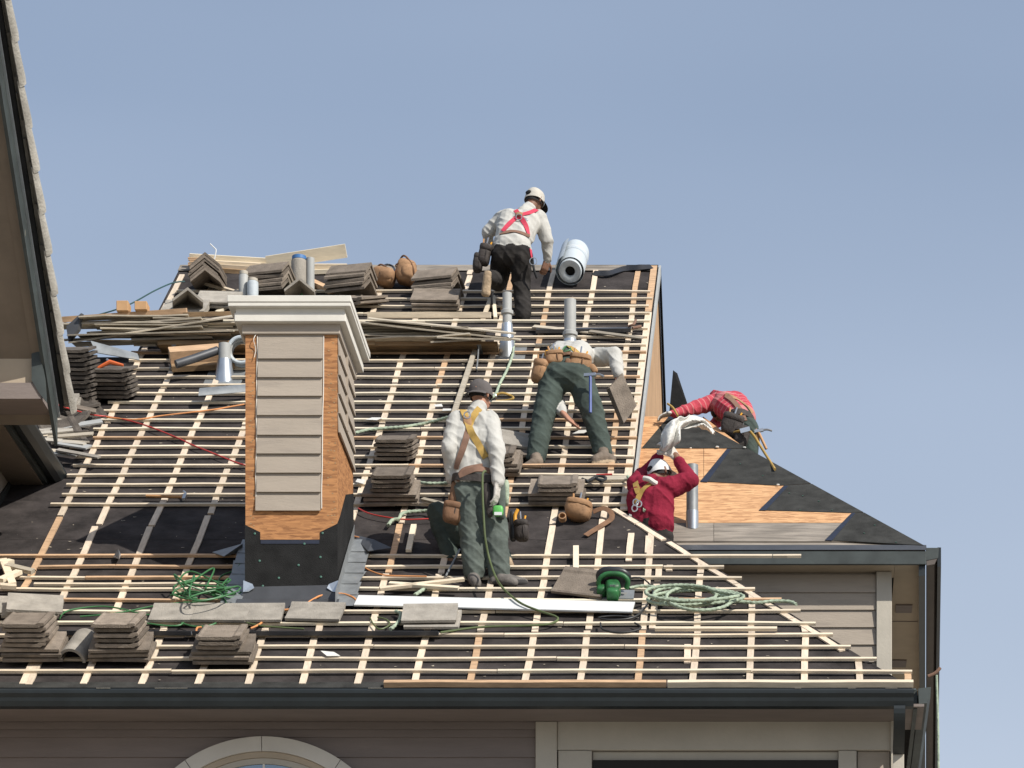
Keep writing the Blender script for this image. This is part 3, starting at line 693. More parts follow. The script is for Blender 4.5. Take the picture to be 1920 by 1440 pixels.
# apron and corner flashings
m = MB(); za = cz(1127)
m.prism([(CHX0-0.012, Yf-0.006, cz(1102)), (CHX1+0.004, Yf-0.006, cz(1098)), (CHX1+0.004, Yf-0.05, cz(1133)), (CHX0-0.03, Yf-0.05, cz(1135))], (0, -0.003, 0.002)); obj('apron_flashing', m, 'flash_dark', chimney)
m = MB(); m.prism([RF(CHX0-0.05, CHV0-0.09, 0.05), RF(CHX1+0.03, CHV0-0.09, 0.05), RF(CHX1+0.03, CHV0-0.30, 0.045), RF(CHX0-0.05, CHV0-0.30, 0.045)], NRM*0.003); obj('apron_flashing', m, 'flash_dark', chimney)
for s, x in ((-1, CHX0), (1, CHX1)):
    m = MB(); m.prism([(x+s*0.012, Yf-0.020, cz(1090)), (x-s*0.06, Yf-0.020, cz(1097)), (x-s*0.075, Yf-0.03, cz(1105)), (x-s*0.03, Yf-0.03, cz(1112)), (x+s*0.012, Yf-0.034, cz(1113))], (0, -0.003, 0)); obj('corner_flashing', m, 'galv', chimney)
for i in range(6):           # step flashings leaning on the right side
    v0 = CHV0-0.22+i*0.23; v1 = v0+0.28
    a0 = RF(CHX1+0.012, v0, 0.045+0.004*i); a1 = RF(CHX1+0.012, v1, 0.045+0.004*i)
    j = rnd.uniform(-.02, .02)
    m = MB(); m.prism([a0, RF(CHX1+0.16+j, v0-0.005, 0.048+0.004*i), RF(CHX1+0.165-j, v1, 0.045+0.004*i), a1], NRM*0.002); obj('step_flashing', m, 'galv_dull', chimney)
    m = MB(); m.prism([a0+Vector((0, 0, 0.003)), a1+Vector((0, 0, 0.003)), a1+Vector((0.002, 0, 0.12)), a0+Vector((0.002, 0, 0.12))], (0.002, 0, 0)); obj('step_flashing', m, 'galv_dull', chimney)
    m = MB(); a0 = RF(CHX0-0.012, v0, 0.045); a1 = RF(CHX0-0.012, v1, 0.045)
    m.prism([a0, RF(CHX0-0.17+j, v0-0.02, 0.046+0.004*i), RF(CHX0-0.18-j, v1, 0.045+0.004*i), a1], NRM*0.002); obj('step_flashing', m, 'galv_dull', chimney)
# crown: stacked boards
def crown(name, py0, py1, o, mt):
    yf = CHY0-o; z1 = ZC+(CY-py0)*yf/F; z0 = ZC+(CY-py1)*yf/F
    m = MB(); m.box((CHX0-o, yf, z0), (CHX1+o, CHY1+o, z1)); return bevel(obj(name, m, mt, chimney), 0.004)
crown('crown_trim', 600, 626, 0.024, 'siding_tan')
crown('crown_board', 602.5-16, 602.5, 0.075, 'trim_cream')
crown('crown_trim', 586, 603, 0.055, 'siding_tan')
crown('crown_board', 566.6, 574, 0.118, 'trim_cream')
crown('crown_cap', 553.5, 566, 0.124, 'trim_cream')
crown('crown_trim', 572, 588, 0.066, 'trim_cream')
# ------------------------------------------------------------------ neighbouring wing on the left
WX = -5.96; WYB = 27.6; WHB = 9.80; WS = 1.02
wing = thing('house_wing', 'tan house wing with a tiled roof edge and dark green fascia', 'house wing', (-7.5, 26, 0))
def wz_(Y): return ZC+WHB+WS*(WYB-Y)
nW = Vector((0, WS, 1)).normalized(); dW = Vector((0, 1, -WS)).normalized()
WT = 23.6
m = MB(); m.prism([(-11, WT, wz_(WT)-0.19), (-11, WYB, wz_(WYB)-0.19), (-11, WYB, wz_(WYB)), (-11, WT, wz_(WT))], (11+WX-0.03, 0, 0)); wroof = obj('wing_roof', m, 'soffit_shaded', wing)
m = MB(); m.prism([(WX-0.028, WT, wz_(WT)-0.30), (WX-0.028, WYB+0.04, wz_(WYB+0.04)-0.30), (WX-0.028, WYB+0.04, wz_(WYB+0.04)+0.0), (WX-0.028, WT, wz_(WT)+0.0)], (0.026, 0, 0)); obj('rake_board', m, 'green_paint', wing)
m = MB(); m.prism([(WX-0.0015, WT, wz_(WT)-0.075), (WX-0.0015, WYB+0.04, wz_(WYB+0.04)-0.075), (WX-0.0015, WYB+0.04, wz_(WYB+0.04)-0.05), (WX-0.0015, WT, wz_(WT)-0.05)], (0.02, 0, 0)); obj('drip_edge', m, 'galv', wing)
m = MB(); m.prism([(WX-0.11, WT, wz_(WT)-0.205), (WX-0.11, WYB-0.1, wz_(WYB-0.1)-0.205), (WX-0.11, WYB-0.1, wz_(WYB-0.1)-0.192), (WX-0.11, WT, wz_(WT)-0.192)], (0.08, 0, 0)); obj('soffit_trim', m, 'soffit_shaded', wing)
# tiles over it, course by course
prof = [(-.165, 0), (-.165, .022), (-.150, .030), (-.135, .022), (.10, .022), (.125, .034), (.165, .034), (.165, .012), (.14, 0)]
m = MB(); m.prism([(x, 0.0, z) for x, z in prof], (0, 0.42, 0)); wt_me = m.mesh('roof_tile'); wt_me.materials.append(MATS['tile_pale'])
for r in range(16):
    for c in range(5):
        d = -0.06+r*0.335
        base = Vector((WX-0.11-c*0.335, WYB, wz_(WYB)))-dW*d+nW*0.035
        if base.y < WT: continue
        # tile runs up the slope; nose lifted over the one below
        ax = Vector((1, 0, 0)); ay = (-dW+nW*-0.085).normalized(); az = ax.cross(ay).normalized()
        if az.dot(nW) < 0: az = -az
        o = bpy.data.objects.new('roof_tile', wt_me); o.parent = wroof; COL.objects.link(o)
        o.matrix_basis = Matrix.Translation(base+nW*0.045+ax*rnd.uniform(-.012, .012)) @ Matrix(((ax.x, ay.x, az.x, 0), (ax.y, ay.y, az.y, 0), (ax.z, ay.z, az.z, 0), (0, 0, 0, 1)))
m = MB(); m.prism([(WX+0.02, WT, wz_(WT)-0.045), (WX+0.02, WYB+0.03, wz_(WYB+0.03)-0.045), (WX+0.02, WYB+0.03, wz_(WYB+0.03)+0.03), (WX+0.02, WT, wz_(WT)+0.03)], (0.03, 0, 0)); obj('rake_shade_strip', m, 'felt_black', wing)  # added dark strip, stands for the shade under the rake tiles
# rounded rake tiles lapped down the edge
def rake_mesh():
    m = MB(); n = 14; rows = ((0.0, 0.076), (0.05, 0.078), (0.36, 0.060)); vs = []
    for y, r in rows:
        for i in range(n+1):
            a = D2R(-60+180*i/n); vs.append((r*math.cos(a), y, r*math.sin(a)))
        for i in range(n, -1, -1):
            a = D2R(-60+180*i/n); vs.append(((r-0.018)*math.cos(a), y, (r-0.018)*math.sin(a)))
    k = 2*(n+1); fs = [tuple(range(k))[::-1], tuple(range(2*k, 3*k))]
    for q in range(2):
        for i in range(k): fs.append((q*k+i, q*k+(i+1) % k, (q+1)*k+(i+1) % k, (q+1)*k+i))
    m.add(vs, fs); me = m.mesh('rake_tile', True); me.materials.append(MATS['tile_pale']); return me
rk = rake_mesh()
for r in range(16):
    d = -0.10+r*0.318
    base = Vector((WX+0.062, WYB, wz_(WYB)))-dW*d+nW*0.045
    if base.y < WT: continue
    ax = Vector((1, 0, 0)); ay = (-dW+nW*-0.05).normalized(); az = ax.cross(ay).normalized()
    if az.dot(nW) < 0: az = -az; ax = -ax
    ax = ay.cross(az)
    o = bpy.data.objects.new('rake_tile', rk); o.parent = wroof; COL.objects.link(o)
    sx = 1 if ax.x > 0 else -1
    o.matrix_basis = Matrix.Translation(base+Vector((rnd.uniform(-.006, .006), 0, 0))) @ Matrix(((1, ay.x, az.x, 0), (0, ay.y, az.y, 0), (0, ay.z, az.z, 0), (0, 0, 0, 1)))
# boxed return at the foot of the rake
zb_ = ZC+WHB+0.27
m = MB(); m.box((-11, 27.22, zb_-0.27), (WX-0.11, 27.60, zb_-0.02)); bevel(obj('box_return', m, 'soffit', wing), 0.006)
m = MB(); m.box((-11, 27.18, zb_-0.40), (WX-0.03, 27.66, zb_-0.275)); obj('return_trim', m, 'siding_brown', wing)
m = MB(); m.prism([(WX-0.105, 27.17, zb_-0.05), (WX-0.105, 27.17, zb_-0.26), (WX-0.045, 27.17, zb_-0.36), (WX+0.012, 27.17, zb_-0.43), (WX+0.0, 27.17, zb_-0.25), (WX-0.04, 27.17, zb_-0.03)], (0.0, 0.03, 0)); obj('eave_return', m, 'green_paint', wing)
m = MB(); m.box((-11, 24.0, 0), (-6.62, 27.2, zb_-0.1)); obj('wing_wall', m, 'siding_mid', wing)
# lower eave running back to the main roof
GX = -6.27; GH = 9.80
m = MB(); gp = [(0.0, 0.02), (-0.01, 0.06), (-0.13, 0.06), (-0.13, -0.06), (-0.07, -0.075), (-0.03, -0.04)]
m.prism([(GX+a, 27.7, ZC+GH+b) for a, b in gp], (0, 1.75, 0)); obj('gutter', m, 'green_metal', wing)
m = MB(); m.box((GX-0.17, 27.7, ZC+GH-0.10), (GX-0.135, 29.45, ZC+GH+0.06)); obj('fascia', m, 'green_paint', wing)
m = MB(); m.box((-8.0, 27.7, ZC+GH-0.11), (GX-0.172, 29.45, ZC+GH-0.095)); obj('soffit', m, 'soffit_shaded', wing)
m = MB(); m.box((-8.2, 27.68, 4), (-6.72, 30.5, ZC+GH-0.112)); obj('wing_wall', m, 'siding_mid', wing)
m = MB(); m.prism([(-6.715, 27.7, ZC+8.2), (-6.715, 30.4, ZC+9.9), (-6.715, 30.4, ZC+10.5), (-6.715, 29.0, ZC+9.55), (-6.715, 27.7, ZC+8.75)], (0.012, 0, 0)); obj('felt_upstand', m, 'felt_grey', wing)
m = MB(); m.prism([(-8.2, 27.7, ZC+GH+0.05), (GX-0.05, 27.7, ZC+GH+0.05), (GX-0.05, 29.5, ZC+GH+0.05), (-8.2, 29.5, ZC+GH+0.05)], (0, 0, 0.05)); obj('lean_to_roof', m, 'felt_black', wing)
# ------------------------------------------------------------------ concrete tiles, loose and in stacks
def tile_mesh(name, mt, ln=0.42, half=0.165):
    m = MB(); k = half/0.165
    pr = [(-.165, 0.004), (-.165, .024), (-.150, .031), (-.128, .024), (-.01, .026), (.10, .024), (.122, .034), (.165, .034), (.165, .014), (.140, .010), (.128, 0.0), (-.10, 0.0)]
    m.prism([(x*k, -ln/2, z) for x, z in pr], (0, ln, 0))
    m.box((-0.10, ln/2-0.06, -0.010), (-0.05, ln/2-0.03, -0.0002)); m.box((0.04, ln/2-0.06, -0.010), (0.09, ln/2-0.03, -0.0002))
    me = m.mesh(name); me.materials.append(MATS[mt]); return me
T_FLAT = tile_mesh('tile', 'tile'); T_LIGHT = tile_mesh('tile', 'tile_light'); T_SHADED = tile_mesh('tile', 'tile_shaded'); T_LONG = tile_mesh('tile', 'tile', 0.45, 0.17)
def ridge_mesh(mt):
    m = MB(); a = 0.145; h = 0.115; t = 0.022
    m.prism([(-a, -0.21, 0), (0, -0.21, h), (a, -0.21, 0), (a-0.004, -0.21, -t), (0, -0.21, h-t*1.25), (-a+0.004, -0.21, -t)], (0, 0.42, 0))
    me = m.mesh('ridge_tile'); me.materials.append(MATS[mt]); return me
T_RIDGE = ridge_mesh('tile'); T_RIDGEL = ridge_mesh('tile_light')
def place(name, me, M, label, cat, group=None):
    o = bpy.data.objects.new(name, me); COL.objects.link(o); o.matrix_world = M
    return tag(o, label, cat, group)
def rm(u, v, w, rz=0.0, rx=0.0, ry=0.0):
    return MR @ Matrix.Translation((u, v, w)) @ Matrix.Rotation(D2R(rz), 4, 'Z') @ Matrix.Rotation(D2R(rx), 4, 'X') @ Matrix.Rotation(D2R(ry), 4, 'Y')
W0 = 0.0475
ORD = ['top', 'second', 'third', 'fourth', 'fifth', 'sixth', 'seventh', 'eighth', 'ninth', 'tenth', 'eleventh', 'twelfth', 'thirteenth', 'fourteenth']
def stack(px, py, n, kind, label, group, w0=W0, rz=0.0, pitch=0.038, jit=1.0, me=None, rx=-13, rxr=5, uv=None):
    u, v = uv or RUV(px, py, w0)
    for i in range(n):
        j = rnd.uniform(-.012, .012)*jit; k = rnd.uniform(-.010, .010)*jit; a = rnd.uniform(-2.5, 2.5)*jit
        if kind == 'long': M = rm(u+j, v+0.175+k, w0+i*pitch, 90+rz+a); q = me or T_LONG
        elif kind == 'end': M = rm(u+j, v+k, w0+i*pitch+0.02, 0, rx) @ Matrix.Translation((0, 0.21, 0)) @ Matrix.Rotation(D2R(rz+a), 4, 'Z'); q = me or T_FLAT
        else:
            M = Matrix.Translation(RF(u+j, v+0.10, w0+0.03)+Vector((0, k, i*pitch))) @ Matrix.Rotation(D2R(rxr), 4, 'X') @ Matrix.Rotation(D2R(rz+a), 4, 'Z'); q = me or T_RIDGE
        if n > 1:
            t = n-1-i; nm = 'topmost' if t == 0 else ('lowest' if i == 0 else ORD[t]+' from the top'); lb = nm+' '+label
        else: lb = label
        place('ridge_tile' if kind == 'ridge' else 'concrete_tile', q, M, lb, 'tile', group)
    return w0+n*pitch
def double(px, py, nl, nu, place_, dx=2):
    g = 'tiles '+place_
    w = stack(px, py, nl, 'long', 'long side out tile, lower stack '+place_, g+', lower', me=None)
    stack(px+dx, py, nu, 'end', 'notched end tile, upper stack '+place_, g+', upper', w0=w-0.014, uv=RUV(px+dx, py, W0), rx=-9)
double(57, 1243, 3, 5, 'left of the half round tile', dx=-4)
double(222, 1243, 3, 5, 'right of the half round tile', dx=2)
double(415, 1248, 3, 3, 'standing alone near the eave', dx=0)
double(732, 950, 3, 4, 'beside the chimney', dx=2)
stack(741, 868, 5, 'end', 'brown tile of the small stack uphill of the chimney stack', 'tiles uphill of the chimney side stack')
double(1042, 949, 3, 2, 'next to the leather pouch', dx=4)
double(924, 893, 3, 2, 'behind the grey capped man', dx=2)
stack(143, 765, 13, 'end', 'shade-toned tile in the tall pile under the boards', 'tiles in the tall dark pile', me=T_SHADED)
stack(212, 752, 7, 'end', 'shade-toned brown roof tile in the low pile below the orange tool', 'tiles in the low dark pile', me=T_SHADED)
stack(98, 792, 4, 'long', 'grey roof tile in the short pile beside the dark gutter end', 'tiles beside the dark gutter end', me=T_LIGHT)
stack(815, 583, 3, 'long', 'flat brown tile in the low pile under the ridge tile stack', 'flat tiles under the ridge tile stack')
stack(182, 742, 5, 'end', 'shade-toned tile in the small pile wedged between the two dark piles', 'tiles wedged between the dark piles', me=T_SHADED, rz=14)
for i in range(8):
    px = rnd.uniform(100, 205); py = rnd.uniform(770, 850)
    if px > 150+(850-py)*0.55: px -= 45
    u, v = RUV(px, py, 0.04); place('broken_tile', T_SHADED, rm(u, v, 0.04+rnd.uniform(0, 0.06), rnd.uniform(0, 180), rnd.uniform(-16, 16), rnd.uniform(-12, 12)), 'shade-toned broken tile strewn in the gap beside the dark gutter', 'tile', 'dark tiles strewn beside the gutter')
# ridge tiles near the top
stack(388, 548, 6, 'ridge', 'ridge tile in the stack showing its open V to the street', 'ridge tiles showing the V', pitch=0.030)
stack(502, 560, 5, 'ridge', 'ridge tile in the stack beside the grey jars behind the chimney', 'ridge tiles behind the chimney', rz=74, pitch=0.040, me=T_RIDGE)
stack(655, 560, 5, 'ridge', 'ridge tile in the stack between blue bucket and leather bags', 'ridge tiles by the leather bags', rz=72, pitch=0.040)
stack(820, 560, 4, 'ridge', 'ridge tile in the stack right of the leather bags', 'ridge tiles right of the leather bags', rz=72, pitch=0.036)
stack(352, 585, 1, 'ridge', 'single angled ridge tile lying open toward the street on grey tiles', None, rz=8, w0=0.10, me=T_RIDGEL)
stack(345, 596, 2, 'long', 'grey flat tile under the single open ridge tile', 'tiles under the single ridge tile', me=T_LIGHT)
stack(405, 580, 2, 'long', 'grey flat tile pushed against the stack of V shaped ridge tiles', 'tiles against the V stack', me=T_LIGHT, rz=-6)
stack(560, 566, 1, 'ridge', 'angled ridge tile lying open behind the chimney cap', None, rz=5, w0=0.12, me=T_RIDGEL)
stack(672, 575, 2, 'end', 'roof tile tipped against the ridge tile stack by the chimney cap', 'tipped tiles by the chimney cap', rz=-32, w0=0.09)
def loose(px, py, rz, label, me=None, w=W0, rx=0, ry=0, group=None):
    u, v = RUV(px, py, w); return place('concrete_tile', me or T_LIGHT, rm(u, v, w, rz, rx, ry), label, 'tile', group)
loose(20, 1140, 86, 'grey roof tile at the left edge partly under another grey tile', w=0.05)
loose(62, 1146, 88, 'large grey roof tile lying flat above the left tile stack', w=0.05)
loose(66, 1136, 98, 'tilted grey roof tile on top of a flat one above the left stack', w=0.10, rx=6)
loose(335, 1153, 90, 'grey roof tile under the green hose, left end of the row', w=0.05)
loose(415, 1153, 88, 'grey roof tile in the row, under the end of the green hose', w=0.053)
loose(480, 1153, 91, 'grey roof tile in the row below the chimney foot', w=0.05)
loose(592, 1151, 87, 'grey roof tile alone below the right corner of the chimney', w=0.05)
loose(812, 1166, 90, 'grey roof tile below the white board, under a second tile', w=0.05)
loose(806, 1154, 92, 'second grey roof tile lying on another below the white board', w=0.085)
loose(1094, 1096, 72, 'weathered grey roof tile tipped up against the green saw', me=T_FLAT, w=0.085, ry=-14)
loose(966, 828, 90, 'grey tile turned ribs up behind the bending man', me=T_LIGHT, w=0.09, rx=10)
loose(966, 846, 90, 'dark tile lying flat under the ribs up grey tile', me=T_FLAT, w=0.05)
m = MB()
n = 16; ro, ri = 0.105, 0.085
pts = [(ro*math.cos(math.pi*i/n), -0.21, ro*math.sin(math.pi*i/n)) for i in range(n+1)]+[(ri*math.cos(math.pi*i/n), -0.21, ri*math.sin(math.pi*i/n)) for i in range(n, -1, -1)]
m.prism(pts, (0, 0.42, 0)); me = m.mesh('half_round_tile', True); me.materials.append(MATS['tile_light'])
u, v = RUV(140, 1241, W0); place('half_round_tile', me, rm(u, v+0.2, W0, -6), 'grey half round ridge tile between two tile stacks near the eave', 'tile')
# ------------------------------------------------------------------ people: each body one remeshed surface
def capsule(a, b, ra, rb, n=14, k=4):
    a = Vector(a); b = Vector(b); d = b-a
    t = d.normalized() if d.length > 1e-6 else Vector((0, 0, 1))
    s = t.orthogonal().normalized(); q = t.cross(s); vs = []; rings = []
    for i in range(k+1):
        f = math.pi/2*(i/k); rings.append((a-t*ra*math.cos(f), ra*math.sin(f)))
    for i in range(k+1):
        f = math.pi/2*(i/k); rings.append((b+t*rb*math.sin(f), rb*math.cos(f)))
    for c, r in rings:
        r = max(r, 1e-4)
        for j in range(n):
            g_ = 2*math.pi*j/n; vs.append(c+s*r*math.cos(g_)+q*r*math.sin(g_))
    fs = [(i*n+j, i*n+(j+1) % n, (i+1)*n+(j+1) % n, (i+1)*n+j) for i in range(len(rings)-1) for j in range(n)]
    fs += [tuple(range(n))[::-1], tuple(range((len(rings)-1)*n, len(rings)*n))]
    return vs, fs
class Body:
    def __init__(s): s.pr = []
    def c(s, a, b, ra, rb, tg): s.pr.append((Vector(a), Vector(b), ra, rb, tg))
    def build(s, name, mats, parent, vox=0.0075, fold=0.010, sm=3):
        m = MB()
        for a, b, ra, rb, tg in s.pr: m.add(*capsule(a, b, ra, rb))
        me = bpy.data.meshes.new('tmp'); me.from_pydata(m.v, [], m.f); me.update()
        o = bpy.data.objects.new('tmp', me); COL.objects.link(o)
        md = o.modifiers.new('r', 'REMESH'); md.mode = 'VOXEL'; md.voxel_size = vox
        dg = bpy.context.evaluated_depsgraph_get(); dg.update()
        nm = bpy.data.meshes.new_from_object(o.evaluated_get(dg))
        bpy.data.objects.remove(o); bpy.data.meshes.remove(me)
        nv = len(nm.vertices); co = np.empty(nv*3); nm.vertices.foreach_get('co', co); co = co.reshape(-1, 3)
        ed = np.empty(len(nm.edges)*2, dtype=int); nm.edges.foreach_get('vertices', ed); ed = ed.reshape(-1, 2)
        deg = np.zeros(nv); np.add.at(deg, ed[:, 0], 1); np.add.at(deg, ed[:, 1], 1)
        def nearest(pts):
            best = np.full(len(pts), 1e9); idx = np.zeros(len(pts), dtype=int); al = np.zeros(len(pts))
            for i, (a, b, ra, rb, tg) in enumerate(s.pr):
                a_ = np.array(a); d = np.array(b)-a_; L2 = max(d.dot(d), 1e-9)
                t = np.clip((pts-a_) @ d/L2, 0, 1)
                ds = np.linalg.norm(pts-(a_+t[:, None]*d), axis=1)-(ra+(rb-ra)*t)
                k = ds < best; best[k] = ds[k]; idx[k] = i; al[k] = t[k]*math.sqrt(L2)
            return idx, al
        idx, al = nearest(co)
        tags = [p[4] for p in s.pr]
        soft = np.array([0.35 if t in ('skin', 'glove', 'eye') else 1.0 for t in tags])[idx]
        for _ in range(sm):
            acc = np.zeros_like(co); np.add.at(acc, ed[:, 0], co[ed[:, 1]]); np.add.at(acc, ed[:, 1], co[ed[:, 0]])
            co += (acc/deg[:, None]-co)*(0.5*soft)[:, None]
        nm.vertices.foreach_set('co', co.ravel()); nm.update()
        no = np.empty(nv*3); nm.vertices.foreach_get('normal', no); no = no.reshape(-1, 3)
        cl = np.array([1.0 if t in ('shirt', 'pants') else (0.15 if t == 'shoe' else 0.0) for t in tags])[idx]
        for i in range(nv):
            if cl[i] > 0:
                p = Vector(co[i])
                w = noise.noise(Vector((p.x*5, p.y*5, p.z*7)))
                r1 = 1-abs(noise.noise(Vector((p.x*6+3+p.z*3, p.y*6, p.z*9+p.x*7))))*2.6
                r2 = 1-abs(noise.noise(Vector((p.x*11-p.z*5, p.y*9+7, p.z*15+p.x*4))))*3.0
                d = fold*cl[i]*(0.7*w+0.95*max(0, r1)**1.5+0.22*max(0, r2)**2-0.25)
                co[i] += no[i]*d
        nm.vertices.foreach_set('co', co.ravel()); nm.update()
        npoly = len(nm.polygons); ce = np.empty(npoly*3); nm.polygons.foreach_get('center', ce)
        fi, _ = nearest(ce.reshape(-1, 3))
        order = sorted(set(tags)); nm.materials.clear()
        for t in order: nm.materials.append(MATS[mats[t]])
        nm.polygons.foreach_set('material_index', np.array([order.index(t) for t in tags])[fi])
        nm.polygons.foreach_set('use_smooth', np.ones(npoly, dtype=bool))
        at = nm.attributes.new('along', 'FLOAT', 'POINT'); at.data.foreach_set('value', al.astype(np.float32))
        nm.update(); nm.name = name
        ob = bpy.data.objects.new(name, nm); link(ob, parent)
        bv = BVHTree.FromPolygons([Vector(x) for x in co], [tuple(p.vertices) for p in nm.polygons])
        return ob, bv
def hand(B, wrist, d, n, thumb, curl=0.5, spread=0.10, tg='skin', size=1.0, tcurl=0.3):
    """wrist, direction of the fingers, palm normal (the side the fingers close to), thumb side vector"""
    wrist = Vector(wrist); d = Vector(d).normalized(); n = Vector(n); n = (n-d*n.dot(d)).normalized()
    sd = d.cross(n).normalized()
    if sd.dot(Vector(thumb)) < 0: sd = -sd
    k = size
    for o in (-0.028, -0.009, 0.010, 0.028):
        B.c(wrist+sd*o*0.6*k, wrist+d*0.088*k+sd*o*k, 0.017*k, 0.013*k, tg)
    for o, L in ((0.030, 0.072), (0.010, 0.082), (-0.010, 0.076), (-0.030, 0.058)):
        p = wrist+d*0.090*k+sd*o*k; a = 0.0; dr = (d+sd*o*spread*30*0.12).normalized()
        for j, f in enumerate((0.44, 0.32, 0.24)):
            a += curl*(0.9 if j else 0.6)
            v = dr*math.cos(a)+n*math.sin(a)
            q = p+v*L*f*k*1.05; B.c(p, q, (0.0098-0.001*j)*k, (0.0092-0.001*j)*k, tg); p = q
    p = wrist+d*0.025*k+sd*0.030*k
    t1 = (d*0.62+sd*0.75+n*0.25*tcurl).normalized(); q = p+t1*0.045*k; B.c(p, q, 0.014*k, 0.0115*k, tg)
    t2 = (d*0.85+sd*0.35+n*tcurl).normalized(); B.c(q, q+t2*0.042*k, 0.011*k, 0.009*k, tg)
def head(B, c, up, fwd, tg='skin'):
    c = Vector(c); up = Vector(up).normalized(); fwd = Vector(fwd); fwd = (fwd-up*fwd.dot(up)).normalized(); sd = up.cross(fwd)
    B.c(c+up*0.022-fwd*0.022, c+up*0.026+fwd*0.020, 0.079, 0.075, tg)
    B.c(c-up*0.02+fwd*0.015, c-up*0.070+fwd*0.045, 0.066, 0.040, tg)
    B.c(c-up*0.005+fwd*0.088, c-up*0.030+fwd*0.108, 0.010, 0.014, tg)       # nose
    B.c(c-up*0.062+fwd*0.082-sd*0.018, c-up*0.062+fwd*0.082+sd*0.018, 0.010, 0.010, tg)   # mouth
    for s in (-1, 1):
        B.c(c+sd*s*0.080-fwd*0.008+up*0.012, c+sd*s*0.079-fwd*0.006-up*0.028, 0.014, 0.010, tg)
        B.c(c+sd*s*0.031+fwd*0.083+up*0.010, c+sd*s*0.031+fwd*0.084+up*0.010, 0.010, 0.010, 'eye')
    return c, up, fwd, sd
def cap(parent, hd, m, m2, brim_dir=1.0, hole=False, brim=0.06, hair_len=0.042):
    c, up, fwd, sd = hd
    Mx = Matrix((sd, fwd, up)).transposed()
    mb = MB(); vs = []; n = 24; k = 8; c0 = c+up*0.004
    for i in range(k+1):
        la = math.pi/2*i/k
        for j in range(n):
            a = 2*math.pi*j/n; r = math.cos(la)**0.72
            q = Vector((0.091*r*math.cos(a), 0.107*r*math.sin(a)+0.002, 0.128*math.sin(la)**0.86-0.012))
            vs.append(c0+Mx @ q)
    for i in range(k+1):
        la = math.pi/2*i/k
        for j in range(n):
            a = 2*math.pi*j/n; r = math.cos(la)**0.72
            q = Vector((0.087*r*math.cos(a), 0.103*r*math.sin(a)+0.002, 0.124*math.sin(la)**0.86-0.012)); vs.append(c0+Mx @ q)
    fs = []; o2 = (k+1)*n
    for b in (0, o2):
        for i in range(k):
            for j in range(n): fs.append((b+i*n+j, b+i*n+(j+1) % n, b+(i+1)*n+(j+1) % n, b+(i+1)*n+j))
    for j in range(n): fs.append((j, (j+1) % n, o2+(j+1) % n, o2+j))
    vs = [v+(v-c).normalized()*0.011*noise.noise(v*13) for v in vs]; mb.add(vs, fs); mb.smooth = True; co = obj('cap', mb, m, parent)
    mb = MB(); top = []; bot = []
    for i in range(13):
        a = math.pi*(0.10+0.80*i/12); r = 1.0
        inn = Vector((0.094*math.cos(a), brim_dir*0.108*math.sin(a), -0.004)); ou = Vector((0.104*math.cos(a), brim_dir*(0.108*math.sin(a)+brim*math.sin(a)**0.6), -0.022-0.010*math.sin(a)))
        top += [inn, ou]
    vs = [c0+Mx @ q for q in top]+[c0+Mx @ (q+Vector((0, 0, -0.005))) for q in top]; N_ = len(top)
    fs = []
    for i in range(12):
        a = i*2; fs.append((a, a+1, a+3, a+2)); fs.append((N_+a+2, N_+a+3, N_+a+1, N_+a)); fs.append((a+1, N_+a+1, N_+a+3, a+3)); fs.append((a, a+2, N_+a+2, N_+a))
    mb.add(vs, fs); mb.smooth = True; obj('brim', mb, m2, co)
    if hole:
        mb = MB(); mb.blob(c0+Mx @ Vector((0, -brim_dir*0.103, 0.028)), (0.032, 0.013, 0.019), Mx, e=0.9); obj('cap_opening', mb, 'black_cloth', co)
    mb = MB(); vs = []                                  # cropped hair below the cap, back and sides
    for i in range(5):
        z = 0.008-hair_len*1.0*i/4
        for j in range(17):
            a = math.pi*(1.0-0.14)+ (math.pi*1.28)*j/16
            r = 1.0-0.10*i/4
            vs.append(c+Mx @ Vector((0.0815*r*math.cos(a), 0.100*r*math.sin(a), z)))
    fs = [(i*17+j, i*17+j+1, (i+1)*17+j+1, (i+1)*17+j) for i in range(4) for j in range(16)]
    vs2 = [c+(v-c)*0.90 for v in vs]; N_ = len(vs)
    fs2 = [tuple(N_+x for x in f[::-1]) for f in fs]
    mb.add(vs+vs2, fs+fs2); mb.smooth = True; obj('hair', mb, 'hair', parent)
    return co
EYE = Vector((0, 0, ZC))
def project(bv, px, py, off=0.008):
    d = (P(px, py, 1.0)-EYE).normalized(); h = bv.ray_cast(EYE, d)
    return (h[0]+h[1]*off, h[1]) if h[0] is not None else None
